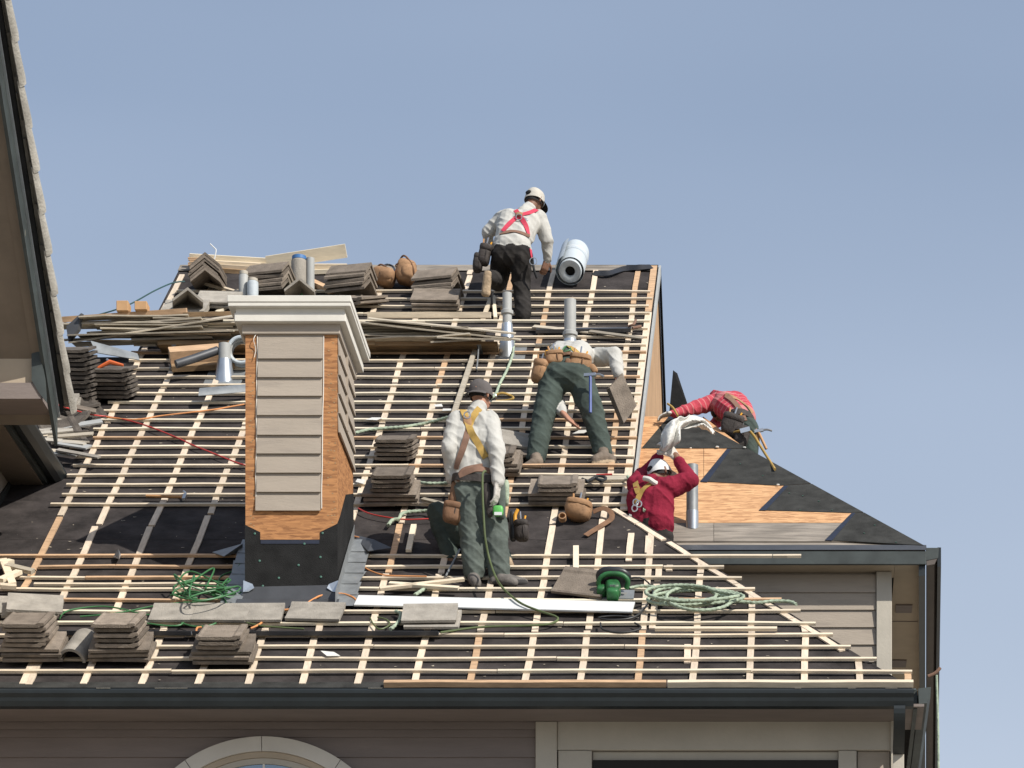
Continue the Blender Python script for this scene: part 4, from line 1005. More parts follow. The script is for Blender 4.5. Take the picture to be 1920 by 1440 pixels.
def strap(parent, bv, pts, w, mt, name='harness_strap', off=0.007, t=0.004):
    path = spline([Vector((x, y, 0)) for x, y in pts], 3.0); hits = []
    for q in path:
        h = project(bv, q.x, q.y, off)
        if h: hits.append(h)
    if len(hits) < 3: return None
    ps = [h[0] for h in hits]; ns = [h[1] for h in hits]
    for _ in range(3):
        ps = [ps[0]]+[(ps[i-1]+ps[i]*2+ps[i+1])/4 for i in range(1, len(ps)-1)]+[ps[-1]]
        ns = [(ns[max(i-1, 0)]+ns[i]*2+ns[min(i+1, len(ns)-1)]).normalized() for i in range(len(ns))]
    m = MB(); vs = []
    for i, (p, nn) in enumerate(zip(ps, ns)):
        tt = (ps[min(i+1, len(ps)-1)]-ps[max(i-1, 0)]).normalized(); sd = tt.cross(nn).normalized()
        for e, g_ in ((-1, -1), (1, -1), (1, 1), (-1, 1)): vs.append(p+sd*e*w/2+nn*g_*t/2)
    fs = [(i*4+k, i*4+(k+1) % 4, i*4+4+(k+1) % 4, i*4+4+k) for i in range(len(ps)-1) for k in range(4)]+[(3, 2, 1, 0), tuple(len(ps)*4-4+k for k in range(4))]
    m.add(vs, fs); m.smooth = True; return obj(name, m, mt, parent)
def belt(parent, bv, c, axis, w, mt, off=0.008, name='belt', n=36):
    c = Vector(c); ax = Vector(axis).normalized(); s = ax.orthogonal().normalized(); q = ax.cross(s); rows = []
    for i in range(n):
        a = 2*math.pi*i/n; d = s*math.cos(a)+q*math.sin(a)
        h = bv.ray_cast(c+d*0.5, -d)
        r = (h[0]-c).length if h[0] is not None else 0.15
        rows.append((d, min(r, 0.172)))
    rr = [r for d, r in rows]
    rr = [max(rr[i], (rr[i-1]+rr[i]+rr[(i+1) % n])/3) for i in range(n)]
    m = MB(); vs = []
    for (d, _), r in zip(rows, rr):
        for a_, b_ in ((-1, 0.0), (1, 0.0), (1, 0.006), (-1, 0.006)): vs.append(c+d*(r+off+b_)+ax*a_*w/2)
    fs = [(i*4+k, i*4+(k+1) % 4, ((i+1) % n)*4+(k+1) % 4, ((i+1) % n)*4+k) for i in range(n) for k in range(4)]
    m.add(vs, fs); m.smooth = True; return obj(name, m, mt, parent)
def pouch(parent, p, r, mt, name='tool_pouch', rz=0, rx=0, ry=0, flap=True):
    M = (Matrix.Rotation(D2R(rz), 3, 'Z') @ Matrix.Rotation(D2R(rx), 3, 'X') @ Matrix.Rotation(D2R(ry), 3, 'Y'))
    m = MB(); m.blob(p, r, M, e=0.62, n=20, m=12, lump=0.22); o = obj(name, m, mt, parent)
    if r[0] > 0.04:
        rim = [Vector(p)+M @ Vector((r[0]*0.93*math.copysign(abs(math.cos(t))**0.62, math.cos(t)), r[1]*0.93*math.copysign(abs(math.sin(t))**0.62, math.sin(t)), r[2]*0.50)) for t in [2*math.pi*i/28 for i in range(29)]]
        m = MB(); m.tube(rim, 0.006, 6); obj('rim_seam', m, 'leather_brown' if mt == 'leather_tan' else 'leather_dark', o)
        sm = [Vector(p)+M @ Vector((r[0]*0.3, -r[1]*1.0*math.cos(t), r[2]*1.0*math.sin(t))) for t in [-1.2+2.0*i/10 for i in range(11)]]
        m = MB(); m.tube(sm, 0.0045, 6); obj('side_seam', m, 'leather_brown' if mt == 'leather_tan' else 'leather_dark', o)
    if r[0] > 0.055 and name != 'bag_body':
        for k_, (hm_, L_) in enumerate((('wood_handle', 0.05), ('steel', 0.07), ('handle_yellow', 0.035))):
            a_ = Vector(p)+M @ Vector((r[0]*(-0.5+0.45*k_), 0.0, r[2]*0.7)); m = MB(); m.tube([a_, a_+M @ Vector((0.015*(k_-1), 0.01, r[2]*0.3+L_))], 0.008, 6); obj('tool_handle', m, hm_, o)
    if flap:
        m = MB(); m.blob(Vector(p)+M @ Vector((0, -r[1]*0.12, r[2]*0.62)), (r[0]*1.04, r[1]*1.02, r[2]*0.36), M, e=0.55, n=18, m=8, lump=0.10); obj('pouch_flap', m, mt, o)
    return o
def torso(B, hL, hR, waist, chest, sL, sR, neck, hc, bulk=1.0, tg='shirt', pt='pants', hem=0.0):
    pel = (hL+hR)/2
    B.c(hL, hR, 0.108*bulk, 0.108*bulk, pt); B.c(pel, waist, 0.125*bulk, 0.118*bulk, pt)
    sd = (sR-sL).normalized()
    for o in (-0.055, 0.0, 0.055): B.c(waist+sd*o, chest+sd*o*1.5, 0.118*bulk, 0.128*bulk, tg)
    if hem: B.c(waist+(pel-waist)*hem-sd*0.05, waist+(pel-waist)*hem+sd*0.05, 0.135*bulk, 0.135*bulk, tg)
    for o in (-0.075, 0.075): B.c(chest+sd*o, (sL if o < 0 else sR).lerp((sL+sR)/2, 0.38), 0.122*bulk, 0.088*bulk, tg)
    B.c(sL, sR, 0.078*bulk, 0.078*bulk, tg); B.c((sL+sR)/2, neck, 0.085, 0.062, tg)
    B.c(neck, hc, 0.056, 0.054, 'skin')
def arm(B, s, e, w, tg='shirt', r=(0.074, 0.062, 0.058, 0.046)):
    B.c(s, e, r[0], r[1], tg); B.c(e, w, r[2], r[3], tg)
def leg(B, h, k, a, tg='pants', r=(0.108, 0.084, 0.080, 0.068)):
    B.c(h, k, r[0], r[1], tg); B.c(k, a, r[2], r[3], tg)
def foot(B, a, d, tg='shoe', L=0.20, up=Vector((0, 0, 1))):
    d = Vector(d).normalized(); n = up
    heel = a-n*0.035-d*0.045; toe = a-n*0.050+d*(L-0.06)
    B.c(a+n*0.02, a-n*0.03-d*0.02, 0.050, 0.048, tg); B.c(heel, toe, 0.043, 0.034, tg); B.c(a-n*0.015+d*0.02, toe+n*0.004, 0.048, 0.036, tg)
    s = d.cross(n).normalized()
    for o in (-0.02, 0.02): B.c(heel-n*0.012+s*o*0.6, toe-n*0.006+s*o, 0.030, 0.028, 'sole')
RUP = Vector((0, -SI*0.55, CO)).normalized()
UPH = Vector((0, CO, SI))
def J(Y0):
    return lambda px, py, dy=0.0: P(px, py, Y0+dy)

# ---- man on the ridge in a white shirt and red harness
Y0 = RY(604); j = J(Y0)
pa = thing('person', 'man climbing onto the ridge in white shirt, red harness, cream cap and black trousers', 'person', R(985, 604))
B = Body()
hL, hR = j(943, 478, 0.10), j(976, 479, 0.10); wa = j(961, 455, 0.14); ch = j(972, 418, 0.28); sL, sR = j(944, 408, 0.32), j(1011, 409, 0.32); nk = j(992, 392, 0.38); hc = j(1002, 377, 0.44)
torso(B, hL, hR, wa, ch, sL, sR, nk, hc, hem=0.35)
arm(B, sL, j(914, 437, 0.36), j(917, 463, 0.46)); arm(B, sR, j(1026, 450, 0.34), j(1026, 485, 0.42))
hand(B, j(1026, 487, 0.42), j(1020, 509, 0.44)-j(1026, 487, 0.42), Vector((-0.6, 0.8, 0)), Vector((-0.3, 1, 0)), curl=0.75, tg='skin')
hand(B, j(917, 465, 0.46), Vector((0.5, 0.6, -0.4)), Vector((0.3, 0, -1)), Vector((0, 1, 0)), curl=0.6)
kL = j(934, 528, 0.36); aL = j(921, 521, -0.02)
leg(B, hL, kL, aL, r=(0.115, 0.09, 0.085, 0.072)); leg(B, hR, j(977, 530, 0.16), j(981, 592, 0.02), r=(0.118, 0.09, 0.084, 0.074))
foot(B, j(981, 596, 0.02), Vector((-0.05, 0.8, 0.62)), up=Vector((0, -0.55, 0.83)))
fa = j(913, 519, -0.05); B.c(fa, j(913, 545, 0.0), 0.043, 0.042, 'shoe'); B.c(j(916, 515, -0.03), j(914, 530, -0.04), 0.045, 0.045, 'shoe')
for o in (-2.4, 2.4): B.c(j(914+o*0.6, 513, -0.085), j(911+o, 550, -0.05), 0.030, 0.034, 'sole')
fw = Vector((0.55, 0.80, -0.25)); hd = head(B, hc, Vector((0.10, 0.22, 0.97)), fw)
bo, bv = B.build('body', dict(shirt='shirt_white', pants='pants_black', skin='skin_dark', shoe='shoe_dark', sole='sole_tan', eye='eye'), pa)
cap(pa, hd, 'cap_cream', 'black_cloth', 1.0, hole=True)
strap(pa, bv, [(964, 389), (969, 398), (974, 404), (985, 421), (990, 440)], 0.045, 'red_strap'); strap(pa, bv, [(1006, 394), (992, 400), (974, 405), (955, 420), (943, 434)], 0.045, 'red_strap')
strap(pa, bv, [(937, 441), (955, 435), (972, 436), (992, 443)], 0.030, 'brown_strap', 'chest_strap', off=0.011); strap(pa, bv, [(994, 468), (995, 478), (996, 486)], 0.04, 'red_strap')
h_ = project(bv, 973, 404, 0.014)
if h_:
    m = MB(); m.blob(h_[0], (0.035, 0.012, 0.022), e=0.7); obj('back_plate', m, 'leather_tan', pa)
    m = MB(); ringp = [h_[0]+Vector((0.028*math.cos(t), -0.02, -0.035+0.028*math.sin(t))) for t in [2*math.pi*i/20 for i in range(21)]]; m.tube(ringp, 0.005, 6); obj('d_ring', m, 'steel', pa)
    m = MB(); m.blob(h_[0]+Vector((0.05, 0.0, -0.075)), (0.03, 0.016, 0.042), Matrix.Rotation(0.4, 3, 'Y'), e=0.5); obj('shock_pack', m, 'galv_dull', pa)
pouch(pa, j(909, 478, 0.06), (0.058, 0.06, 0.10), 'leather_dark', ry=12); pouch(pa, j(897, 493, 0.08), (0.045, 0.06, 0.085), 'leather_dark', ry=8)
m = MB(); m.tube(spline([j(916, 447, 0.2), j(912, 458, 0.12), j(908, 470, 0.06)], 0.02), 0.018, 8); obj('pouch_strap', m, 'leather_dark', pa)
m = MB(); m.tube(spline([j(998, 484, 0.0), j(1001, 505, -0.02), j(1007, 522, 0.0)], 0.02), 0.012, 8); obj('lanyard', m, 'black_cloth', pa)
m = MB(); m.tube([j(1000, 490, -0.03)+Vector((0.035*math.cos(t), 0, 0.035*math.sin(t))) for t in [2*math.pi*i/20 for i in range(21)]], 0.004, 6); obj('ring', m, 'steel', pa)
m = MB(); m.tube(spline([j(924, 548, -0.03), j(922, 560, -0.03), j(923, 571, 0.0)], 0.02), 0.012, 8); obj('hanging_strap', m, 'black_cloth', pa)

# ---- man bending over in green trousers
Yb = RY(872); j = J(Yb)
pb = thing('person', 'man bending far forward in green trousers with tan tool pouches, holding a tile', 'person', R(1062, 872))
B = Body()
hL, hR = j(1040, 706, 0.32), j(1085, 706, 0.32); wa = j(1064, 679, 0.50); ch = j(1070, 668, 0.74); sL, sR = j(1040, 674, 0.88), j(1104, 672, 0.84); nk = j(1066, 680, 0.98); hc = j(1064, 694, 1.06)
torso(B, hL, hR, wa, ch, sL, sR, nk, hc, bulk=1.02)
B.c(j(1050, 708, 0.26), j(1076, 708, 0.26), 0.125, 0.125, 'pants')
arm(B, sR, j(1152, 667, 0.66), j(1160, 702, 0.52), r=(0.082, 0.076, 0.066, 0.050))
hand(B, j(1160, 702, 0.52), Vector((0.02, -0.1, -1)), Vector((-0.5, 0.8, 0)), Vector((0.3, 1, 0)), curl=0.55)
arm(B, sL, j(1044, 742, 0.48), j(1054, 772, 0.14), r=(0.074, 0.062, 0.058, 0.046))
hand(B, j(1057, 776, 0.10), j(1084, 806, -0.02)-j(1057, 776, 0.10), Vector((0.5, -0.2, 0.6)), Vector((1, 0, 0.5)), curl=0.10, spread=0.8, tcurl=0.1, size=1.3)
aL, aR = j(1004, 857, 0.03), j(1130, 847, 0.12)
leg(B, hL, j(1020, 782, 0.14), aL, r=(0.125, 0.098, 0.094, 0.086)); leg(B, hR, j(1113, 778, 0.18), aR, r=(0.125, 0.098, 0.094, 0.084))
foot(B, j(1005, 864, -0.02), Vector((-0.45, 0.65, 0.52)), up=Vector((0, -0.55, 0.83)), L=0.2); B.c(j(1008, 866, -0.04), j(986, 878, -0.06), 0.052, 0.042, 'shoe'); B.c(j(1010, 878, -0.06), j(984, 884, -0.08), 0.030, 0.028, 'sole')
foot(B, j(1131, 853, 0.08), Vector((0.45, 0.65, 0.52)), up=Vector((0, -0.55, 0.83)), L=0.2); B.c(j(1131, 856, 0.05), j(1147, 861, 0.04), 0.048, 0.040, 'shoe'); B.c(j(1132, 857, 0.03), j(1117, 862, 0.0), 0.050, 0.042, 'shoe'); B.c(j(1114, 870, -0.01), j(1148, 868, 0.02), 0.028, 0.026, 'sole')
hd = head(B, hc, Vector((0, 0.5, -0.8)), Vector((0, -0.5, -0.6)))
bo, bv = B.build('body', dict(shirt='shirt_white', pants='pants_green', skin='skin', shoe='shoe_tan', sole='sole_tan', eye='eye'), pb)
cap(pb, hd, 'cap_grey', 'cap_grey', 1.0)
belt(pb, bv, (hL+hR)/2*0.42+wa*0.58, wa-(hL+hR)/2, 0.05, 'leather_brown')
pouch(pb, j(1011, 697, 0.26), (0.062, 0.075, 0.095), 'leather_tan', ry=14); pouch(pb, j(1041, 672, 0.30), (0.075, 0.06, 0.062), 'leather_tan', ry=-6); pouch(pb, j(1087, 681, 0.28), (0.092, 0.065, 0.078), 'leather_tan', ry=8)
pouch(pb, j(1065, 684, 0.24), (0.028, 0.03, 0.06), 'leather_brown', flap=False)
pouch(pb, j(1112, 692, 0.30), (0.03, 0.03, 0.04), 'leather_tan', flap=False, ry=-35)
strap(pb, bv, [(1066, 650), (1074, 655), (1084, 664)], 0.05, 'yellow_strap'); strap(pb, bv, [(1042, 652), (1030, 662)], 0.05, 'yellow_strap')
m = MB(); m.tube(spline([j(1052, 662, 0.35), j(1058, 652, 0.40), j(1064, 649, 0.46), j(1070, 655, 0.38), j(1058, 660, 0.36)], 0.02), 0.007, 8); obj('webbing', m, 'hose_green', pb)
pouch(pb, j(1027, 663, 0.36), (0.03, 0.03, 0.03), 'handle_yellow', 'buckle', flap=False)

# ---- man standing in the middle with a grey cap
Yc = RY(1096); j = J(Yc)
pc = thing('person', 'man standing with his back turned in white shirt, tan harness and grey cap', 'person', R(915, 1098))
B = Body()
hL, hR = j(876, 925, 0.02), j(914, 926, 0.02); wa = j(889, 893, 0.02); ch = j(890, 828, 0.03); sL, sR = j(856, 790, 0.05), j(919, 789, 0.05); nk = j(897, 764, 0.08); hc = j(901, 741, 0.12)
torso(B, hL, hR, wa, ch, sL, sR, nk, hc, bulk=0.93, hem=0.1)
arm(B, sL, j(842, 842, -0.06), j(849, 896, 0.04), r=(0.078, 0.066, 0.062, 0.050)); arm(B, sR, j(931, 846, -0.10), j(934, 903, -0.14), r=(0.078, 0.068, 0.064, 0.050))
hand(B, j(933, 905, -0.15), Vector((-0.08, 0.05, -1)), Vector((-1, 0.3, 0)), Vector((0, 1, 0)), curl=0.40, tg='glove', size=1.15)
hand(B, j(849, 899, 0.04), Vector((0.1, 0.1, -1)), Vector((1, 0.3, 0)), Vector((0, 1, 0)), curl=0.6, tg='glove', size=1.1)
aL, aR = j(889, 1070, 0.0), j(936, 1072, 0.0)
leg(B, hL, j(885, 1000, 0.03), aL, r=(0.122, 0.104, 0.098, 0.090)); leg(B, hR, j(929, 1002, 0.03), aR, r=(0.122, 0.106, 0.100, 0.090))
foot(B, j(888, 1081, -0.02), Vector((-0.3, 0.75, 0.58)), up=Vector((0, -0.5, 0.85)), L=0.18); B.c(j(888, 1085, -0.05), j(893, 1094, -0.12), 0.050, 0.042, 'shoe')
foot(B, j(938, 1081, -0.02), Vector((0.9, 0.2, 0.05)), L=0.25); B.c(j(940, 1087, -0.05), j(963, 1092, -0.07), 0.048, 0.038, 'shoe')
hd = head(B, hc, Vector((0.02, 0.05, 1)), Vector((0.55, 0.83, -0.05)))
bo, bv = B.build('body', dict(shirt='shirt_white', pants='pants_sage', skin='skin', shoe='shoe_grey', sole='shoe_dark', eye='eye', glove='glove'), pc)
cap(pc, hd, 'cap_grey', 'cap_grey', -1.0, hair_len=0.045, brim=0.045)
strap(pc, bv, [(868, 770), (874, 785), (880, 803), (895, 830), (911, 858)], 0.055, 'yellow_strap'); strap(pc, bv, [(899, 766), (888, 780), (879, 800)], 0.05, 'yellow_strap')
strap(pc, bv, [(880, 800), (874, 822), (868, 842), (858, 870), (856, 880)], 0.05, 'brown_strap'); strap(pc, bv, [(862, 893), (880, 884), (900, 881), (918, 884)], 0.045, 'brown_strap', 'belt_strap', off=0.014)
strap(pc, bv, [(860, 902), (862, 890), (872, 880), (905, 873)], 0.03, 'brown_strap', 'belt_strap', off=0.010)
h_ = project(bv, 877, 784, 0.012)
if h_:
    m = MB(); m.blob(h_[0]+Vector((0, -0.005, -0.045)), (0.034, 0.014, 0.050), e=0.5); obj('back_plate', m, 'leather_tan', pc)
    m = MB(); m.tube([h_[0]+Vector((0.026*math.cos(t), -0.018, 0.012+0.026*math.sin(t))) for t in [2*math.pi*i/20 for i in range(21)]], 0.005, 6); obj('d_ring', m, 'steel', pc)
belt(pc, bv, j(891, 905, 0.02), Vector((0.1, 0, 1)), 0.06, 'leather_dark', off=0.010)
pouch(pc, j(849, 962, -0.02), (0.075, 0.06, 0.085), 'leather_brown', ry=10); pouch(pc, j(852, 925, -0.02), (0.035, 0.03, 0.10), 'leather_brown', ry=6, flap=False)
pouch(pc, j(915, 938, -0.11), (0.030, 0.025, 0.14), 'leather_dark', ry=-8, flap=False); pouch(pc, j(941, 935, -0.08), (0.032, 0.03, 0.15), 'pants_sage', 'rag', flap=False); pouch(pc, j(949, 925, -0.04), (0.025, 0.03, 0.10), 'rope_pale', 'rag', flap=False)
m = MB(); m.blob(j(934, 958, -0.16), (0.042, 0.03, 0.040), e=0.55); o = obj('tape_measure', m, 'lime', pc)
m = MB(); m.box((-0.03, -0.004, -0.012), (0.03, 0.004, 0.012), Matrix.Translation(j(934, 963, -0.195))); obj('tape_label', m, 'white_paint', o)

# ---- man crouching behind him
Yd = RY(1052); j = J(Yd)
pd = thing('person', 'crouching man in dark green trousers half hidden behind the man in the grey cap', 'person', R(890, 1052))
B = Body()
hL, hR = j(868, 1000, 0.05), j(908, 1002, 0.05); wa = j(893, 970, 0.12); ch = j(898, 930, 0.28); sL, sR = j(876, 918, 0.34), j(918, 918, 0.34); nk = j(898, 910, 0.42); hc = j(898, 905, 0.50)
torso(B, hL, hR, wa, ch, sL, sR, nk, hc, bulk=0.92)
arm(B, sL, j(868, 955, 0.45), j(880, 985, 0.50)); arm(B, sR, j(925, 955, 0.45), j(915, 985, 0.50))
hand(B, j(880, 987, 0.50), Vector((0.2, 0.4, -0.8)), Vector((0.5, 0.5, 0)), Vector((1, 0, 0)), curl=0.5); hand(B, j(915, 987, 0.50), Vector((-0.2, 0.4, -0.8)), Vector((-0.5, 0.5, 0)), Vector((-1, 0, 0)), curl=0.5)
kL = j(820, 962, 0.10); aL = j(845, 1042, 0.05)
leg(B, hL, kL, aL, r=(0.105, 0.088, 0.082, 0.066)); leg(B, hR, j(935, 1035, 0.35), j(948, 1052, -0.02), r=(0.105, 0.085, 0.08, 0.066))
foot(B, j(845, 1048, 0.05), Vector((-0.1, 0.9, 0.4)), up=Vector((0, -0.35, 0.9))); B.c(j(950, 1052, -0.04), j(956, 1062, -0.08), 0.044, 0.038, 'shoe'); B.c(j(952, 1050, -0.07), j(958, 1064, -0.10), 0.03, 0.03, 'sole')
hd = head(B, hc, Vector((0, 0.5, 0.8)), Vector((0, 0.8, -0.5)))
B.build('body', dict(shirt='shirt_white', pants='pants_green', skin='skin', shoe='leather_brown', sole='sole_tan', eye='eye'), pd)
cap(pd, hd, 'cap_white', 'cap_white')
pouch(pd, j(978, 995, -0.05), (0.058, 0.06, 0.085), 'leather_dark', ry=-4); pouch(pd, j(962, 985, -0.02), (0.03, 0.04, 0.12), 'plastic_black', 'holster', flap=False)
m = MB(); m.tube(spline([j(966, 980, -0.06), j(966, 966, -0.06), j(971, 955, -0.06)], 0.01), 0.014, 8); obj('knife_handle', m, 'handle_yellow', pd)
m = MB(); m.tube(spline([j(930, 990, 0.05), j(952, 975, 0.0), j(962, 975, -0.02)], 0.02), 0.02, 8); obj('belt', m, 'leather_dark', pd)

# ---- man in the maroon sweater
Ye_ = 28.72; j = J(Ye_)
pe = thing('person', 'man in maroon sweater and white cap lifting a white cloth behind the hip', 'person', P(1225, 1075, Ye_))
B = Body()
hL, hR = j(1203, 1006, 0.05), j(1238, 1008, 0.0); wa = j(1221, 982, 0.0); ch = j(1220, 938, 0.03); sL, sR = j(1192, 910, 0.10), j(1252, 916, 0.0); nk = j(1224, 902, 0.10); hc = j(1237, 888, 0.16)
torso(B, hL, hR, wa, ch, sL, sR, nk, hc, bulk=1.0)
B.c(j(1245, 985, -0.02), j(1236, 940, 0.0), 0.085, 0.10, 'shirt')
arm(B, sR, j(1294, 901, 0.02), j(1273, 868, 0.10), r=(0.096, 0.070, 0.064, 0.048)); B.c(j(1272, 866, 0.10), j(1267, 856, 0.12), 0.034, 0.034, 'skin')
hand(B, j(1266, 856, 0.12), j(1250, 834, 0.14)-j(1266, 856, 0.12), Vector((-0.5, 0.5, 0.3)), Vector((-0.6, 0, -0.6)), curl=0.45, tg='glove', size=1.25)
arm(B, sL, j(1206, 890, 0.34), j(1234, 860, 0.30), r=(0.080, 0.064, 0.058, 0.048))
hand(B, j(1236, 856, 0.30), j(1246, 836, 0.24)-j(1236, 856, 0.30), Vector((0.5, -0.4, 0.2)), Vector((0.6, 0, 0)), curl=0.5, tg='glove', size=1.1)
leg(B, hL, j(1200, 1072, 0.22), j(1200, 1092, -0.12)); leg(B, hR, j(1240, 1078, 0.22), j(1240, 1100, -0.12))
foot(B, j(1200, 1098, -0.16), Vector((0, -0.3, -1))); foot(B, j(1240, 1106, -0.16), Vector((0, -0.3, -1)))
hd = head(B, hc, Vector((-0.25, 0.10, 0.95)), Vector((0.75, 0.6, -0.25)))
bo, bv = B.build('body', dict(shirt='sweater_maroon', pants='pants_black', skin='skin_dark', shoe='shoe_dark', sole='shoe_dark', eye='eye', glove='glove'), pe)
cap(pe, hd, 'cap_white', 'cap_white', 1.0, hole=True)
strap(pe, bv, [(1192, 905), (1194, 915), (1198, 925)], 0.05, 'yellow_strap'); strap(pe, bv, [(1224, 906), (1212, 913), (1200, 927), (1194, 945)], 0.045, 'yellow_strap')
m = MB(); m.tube(spline([j(1208, 897, -0.05), j(1218, 899, -0.08), j(1228, 906, -0.06), j(1236, 906, 0.0)], 0.02), 0.022, 8); obj('collar', m, 'cloth_white', pe)
for px, py in ((1192, 942), (1198, 945), (1190, 953)):
    m = MB(); m.tube([j(px, py, -0.14)+Vector((0.022*math.cos(t), 0, 0.026*math.sin(t))) for t in [2*math.pi*i/16 for i in range(17)]], 0.006, 6); obj('harness_ring', m, 'steel', pe)
# ---- man in the striped red sweater
Yf_ = 31.2; j = J(Yf_)
pf = thing('person', 'man in striped red sweater reaching over the hip of the sheathed roof', 'person', P(1405, 920, Yf_))
B = Body()
hL, hR = j(1377, 808, 0.25), j(1402, 806, 0.10); wa = j(1388, 782, 0.22); ch = j(1369, 760, 0.36); sL, sR = j(1342, 753, 0.38), j(1366, 752, 0.56); nk = j(1347, 755, 0.56); hc = j(1352, 768, 0.62)
torso(B, hL, hR, wa, ch, sL, sR, nk, hc, bulk=0.95)
B.c(j(1352, 748, 0.40), j(1340, 741, 0.46), 0.07, 0.045, 'shirt')
arm(B, sL, j(1303, 765, 0.26), j(1264, 775, 0.14), r=(0.078, 0.060, 0.056, 0.042))
hand(B, j(1262, 775, 0.14), Vector((-1, 0, -0.2)), Vector((0, 0, -1)), Vector((0, -1, 0)), curl=0.5, tg='glove')
arm(B, sR, j(1350, 785, 0.75), j(1335, 800, 0.70)); hand(B, j(1333, 801, 0.70), Vector((-1, 0, -0.4)), Vector((0, 0, -1)), Vector((0, -1, 0)), curl=0.5, tg='glove')
leg(B, hL, j(1381, 850, 0.20), j(1384, 905, 0.10)); leg(B, hR, j(1405, 855, 0.06), j(1410, 915, 0.0))
foot(B, j(1384, 912, 0.1), Vector((-0.8, 0.4, 0.1))); foot(B, j(1410, 922, 0.0), Vector((-0.8, 0.4, 0.1)))
hd = head(B, hc, Vector((-0.5, 0.3, -0.7)), Vector((-0.5, 0.4, 0.1)))
bo, bv = B.build('body', dict(shirt='striped_red', pants='pants_green', skin='skin', shoe='shoe_dark', sole='shoe_dark', eye='eye', glove='glove'), pf)
strap(pf, bv, [(1362, 742), (1374, 752), (1388, 770), (1396, 790)], 0.05, 'brown_strap'); strap(pf, bv, [(1360, 741), (1380, 748), (1402, 764), (1410, 775)], 0.045, 'leather_tan')
m = MB(); m.blob(hc+Vector((0.0, 0.0, 0.0)), (0.10, 0.11, 0.10), e=1.0); obj('hood', m, 'hair', pf)
belt(pf, bv, wa.lerp((hL+hR)/2, 0.4), wa-(hL+hR)/2, 0.06, 'leather_dark')
pouch(pf, j(1372, 797, 0.02), (0.095, 0.06, 0.10), 'leather_dark', ry=18); pouch(pf, j(1390, 820, 0.0), (0.07, 0.06, 0.10), 'leather_dark', ry=10, flap=False); pouch(pf, j(1418, 815, 0.05), (0.022, 0.03, 0.07), 'leather_tan', flap=False, ry=-15)
m = MB(); m.box((-0.045, -0.004, -0.02), (0.045, 0.004, 0.02), Matrix.Translation(j(1397, 806, -0.12)) @ Matrix.Rotation(-0.25, 4, 'Y')); obj('belt_clip', m, 'galv', pf)
# ------------------------------------------------------------------ things left about on the roof
def rp(px, py, w=0.05): return R(px, py, w)
# roll of underlay at the ridge
b0 = R(1070, 531, 0.05); ax = Vector((0.03, CO, SI)).normalized(); nr = Vector((0, -SI, CO))
roll = thing('underlay_roll', 'large pale blue white roll of underlay lying at the ridge', 'roll', b0)
c = b0+nr*0.115
Mz = Matrix.Translation(c) @ ax.to_track_quat('Z', 'Y').to_matrix().to_4x4()
m = MB(); m.lathe([(0.048, 0.03), (0.048, -0.012), (0.055, -0.016), (0.105, -0.014), (0.112, -0.006), (0.112, 0.62), (0.05, 0.625)], Mz, 36, cap=False); obj('rolled_sheet', m, 'roll_white', roll)
m = MB(); m.lathe([(0.0475, 0.02), (0.0475, 0.04), (0.0, 0.041)], Mz, 24, cap=False); obj('core', m, 'roll_inner', roll)
sp = []
for i in range(60):
    a = 2*math.pi*i/59*1.25; r = 0.118+0.034*(i/59); sp.append((r*math.cos(a-0.4), r*math.sin(a-0.4)))
m = MB(); vs = []
for (x, y) in sp:
    for z, k in ((0.02, 1.0), (0.64, 1.0), (0.64, 0.98), (0.02, 0.98)): vs.append(Mz @ Vector((x*k, y*k, z)))
fs = [(i*4+k, i*4+(k+1) % 4, i*4+4+(k+1) % 4, i*4+4+k) for i in range(59) for k in range(4)]
m.add(vs, fs); m.smooth = True; obj('loose_wrap', m, 'roll_white', roll)
m = MB(); vs = []
for i in range(37):
    a = 2*math.pi*i/36
    for z, r in ((0.34, 0.1535), (0.352, 0.1535)): vs.append(Mz @ Vector((r*math.cos(a), r*math.sin(a), z)))
m.add(vs, [(i*2, i*2+2, i*2+3, i*2+1) for i in range(36)]); m.smooth = True; obj('wrap_band', m, 'white_paint', roll)
# boards ---------------------------------------------------------------
def board(a, b, w, h, mt, label, group=None, name='loose_board', up=NRM, cat='board', wob=0.0, seg=1):
    m = MB(); m.beam(a, b, w, h, up=up, seg=seg, wob=wob); return tag(obj(name, m, mt), label, cat, group)
ZUP = Vector((0, 0, 1))
# scaffold plank and the pile of stripped siding on it
PY = 32.05
hs = (CY-655)*PY/F
pl = [((300, 462), 0.24), ((455, 705), 0.25), ((698, 934), 0.24)]
labs = ['brown scaffold plank under the stripped boards left of the chimney', 'brown scaffold plank behind the chimney under the stripped boards', 'brown scaffold plank under the stripped boards right of the chimney']
for i, ((x0, x1), w) in enumerate(pl):
    y_ = PY+0.02*i
    m = MB(); m.box((hx(x0, PY), y_-0.12, ZC+hs+0.003*i), (hx(x1, PY), y_+0.14, ZC+hs+0.038+0.003*i)); tag(obj('scaffold_plank', m, 'plank_brown'), labs[i], 'plank')
for x, lb in ((330, 'steel roof bracket under the left end of the scaffold planks'), (560, 'steel roof bracket under the scaffold behind the chimney'), (900, 'steel roof bracket under the right end of the scaffold planks')):
    X = hx(x, PY); m = MB(); z = ZC+hs
    yr = YE+(hs-HE)/TAN
    m.box((X-0.02, PY-0.12, z-0.008), (X+0.02, yr-0.02, z-0.002)); 
    m.beam(Vector((X, PY-0.1, z-0.01)), Vector((X, yr-0.45, z-0.45*TAN-0.0+0.03)), 0.035, 0.008, up=Vector((1, 0, 0)))
    tag(obj('roof_bracket', m, 'galv_dull'), lb, 'bracket')
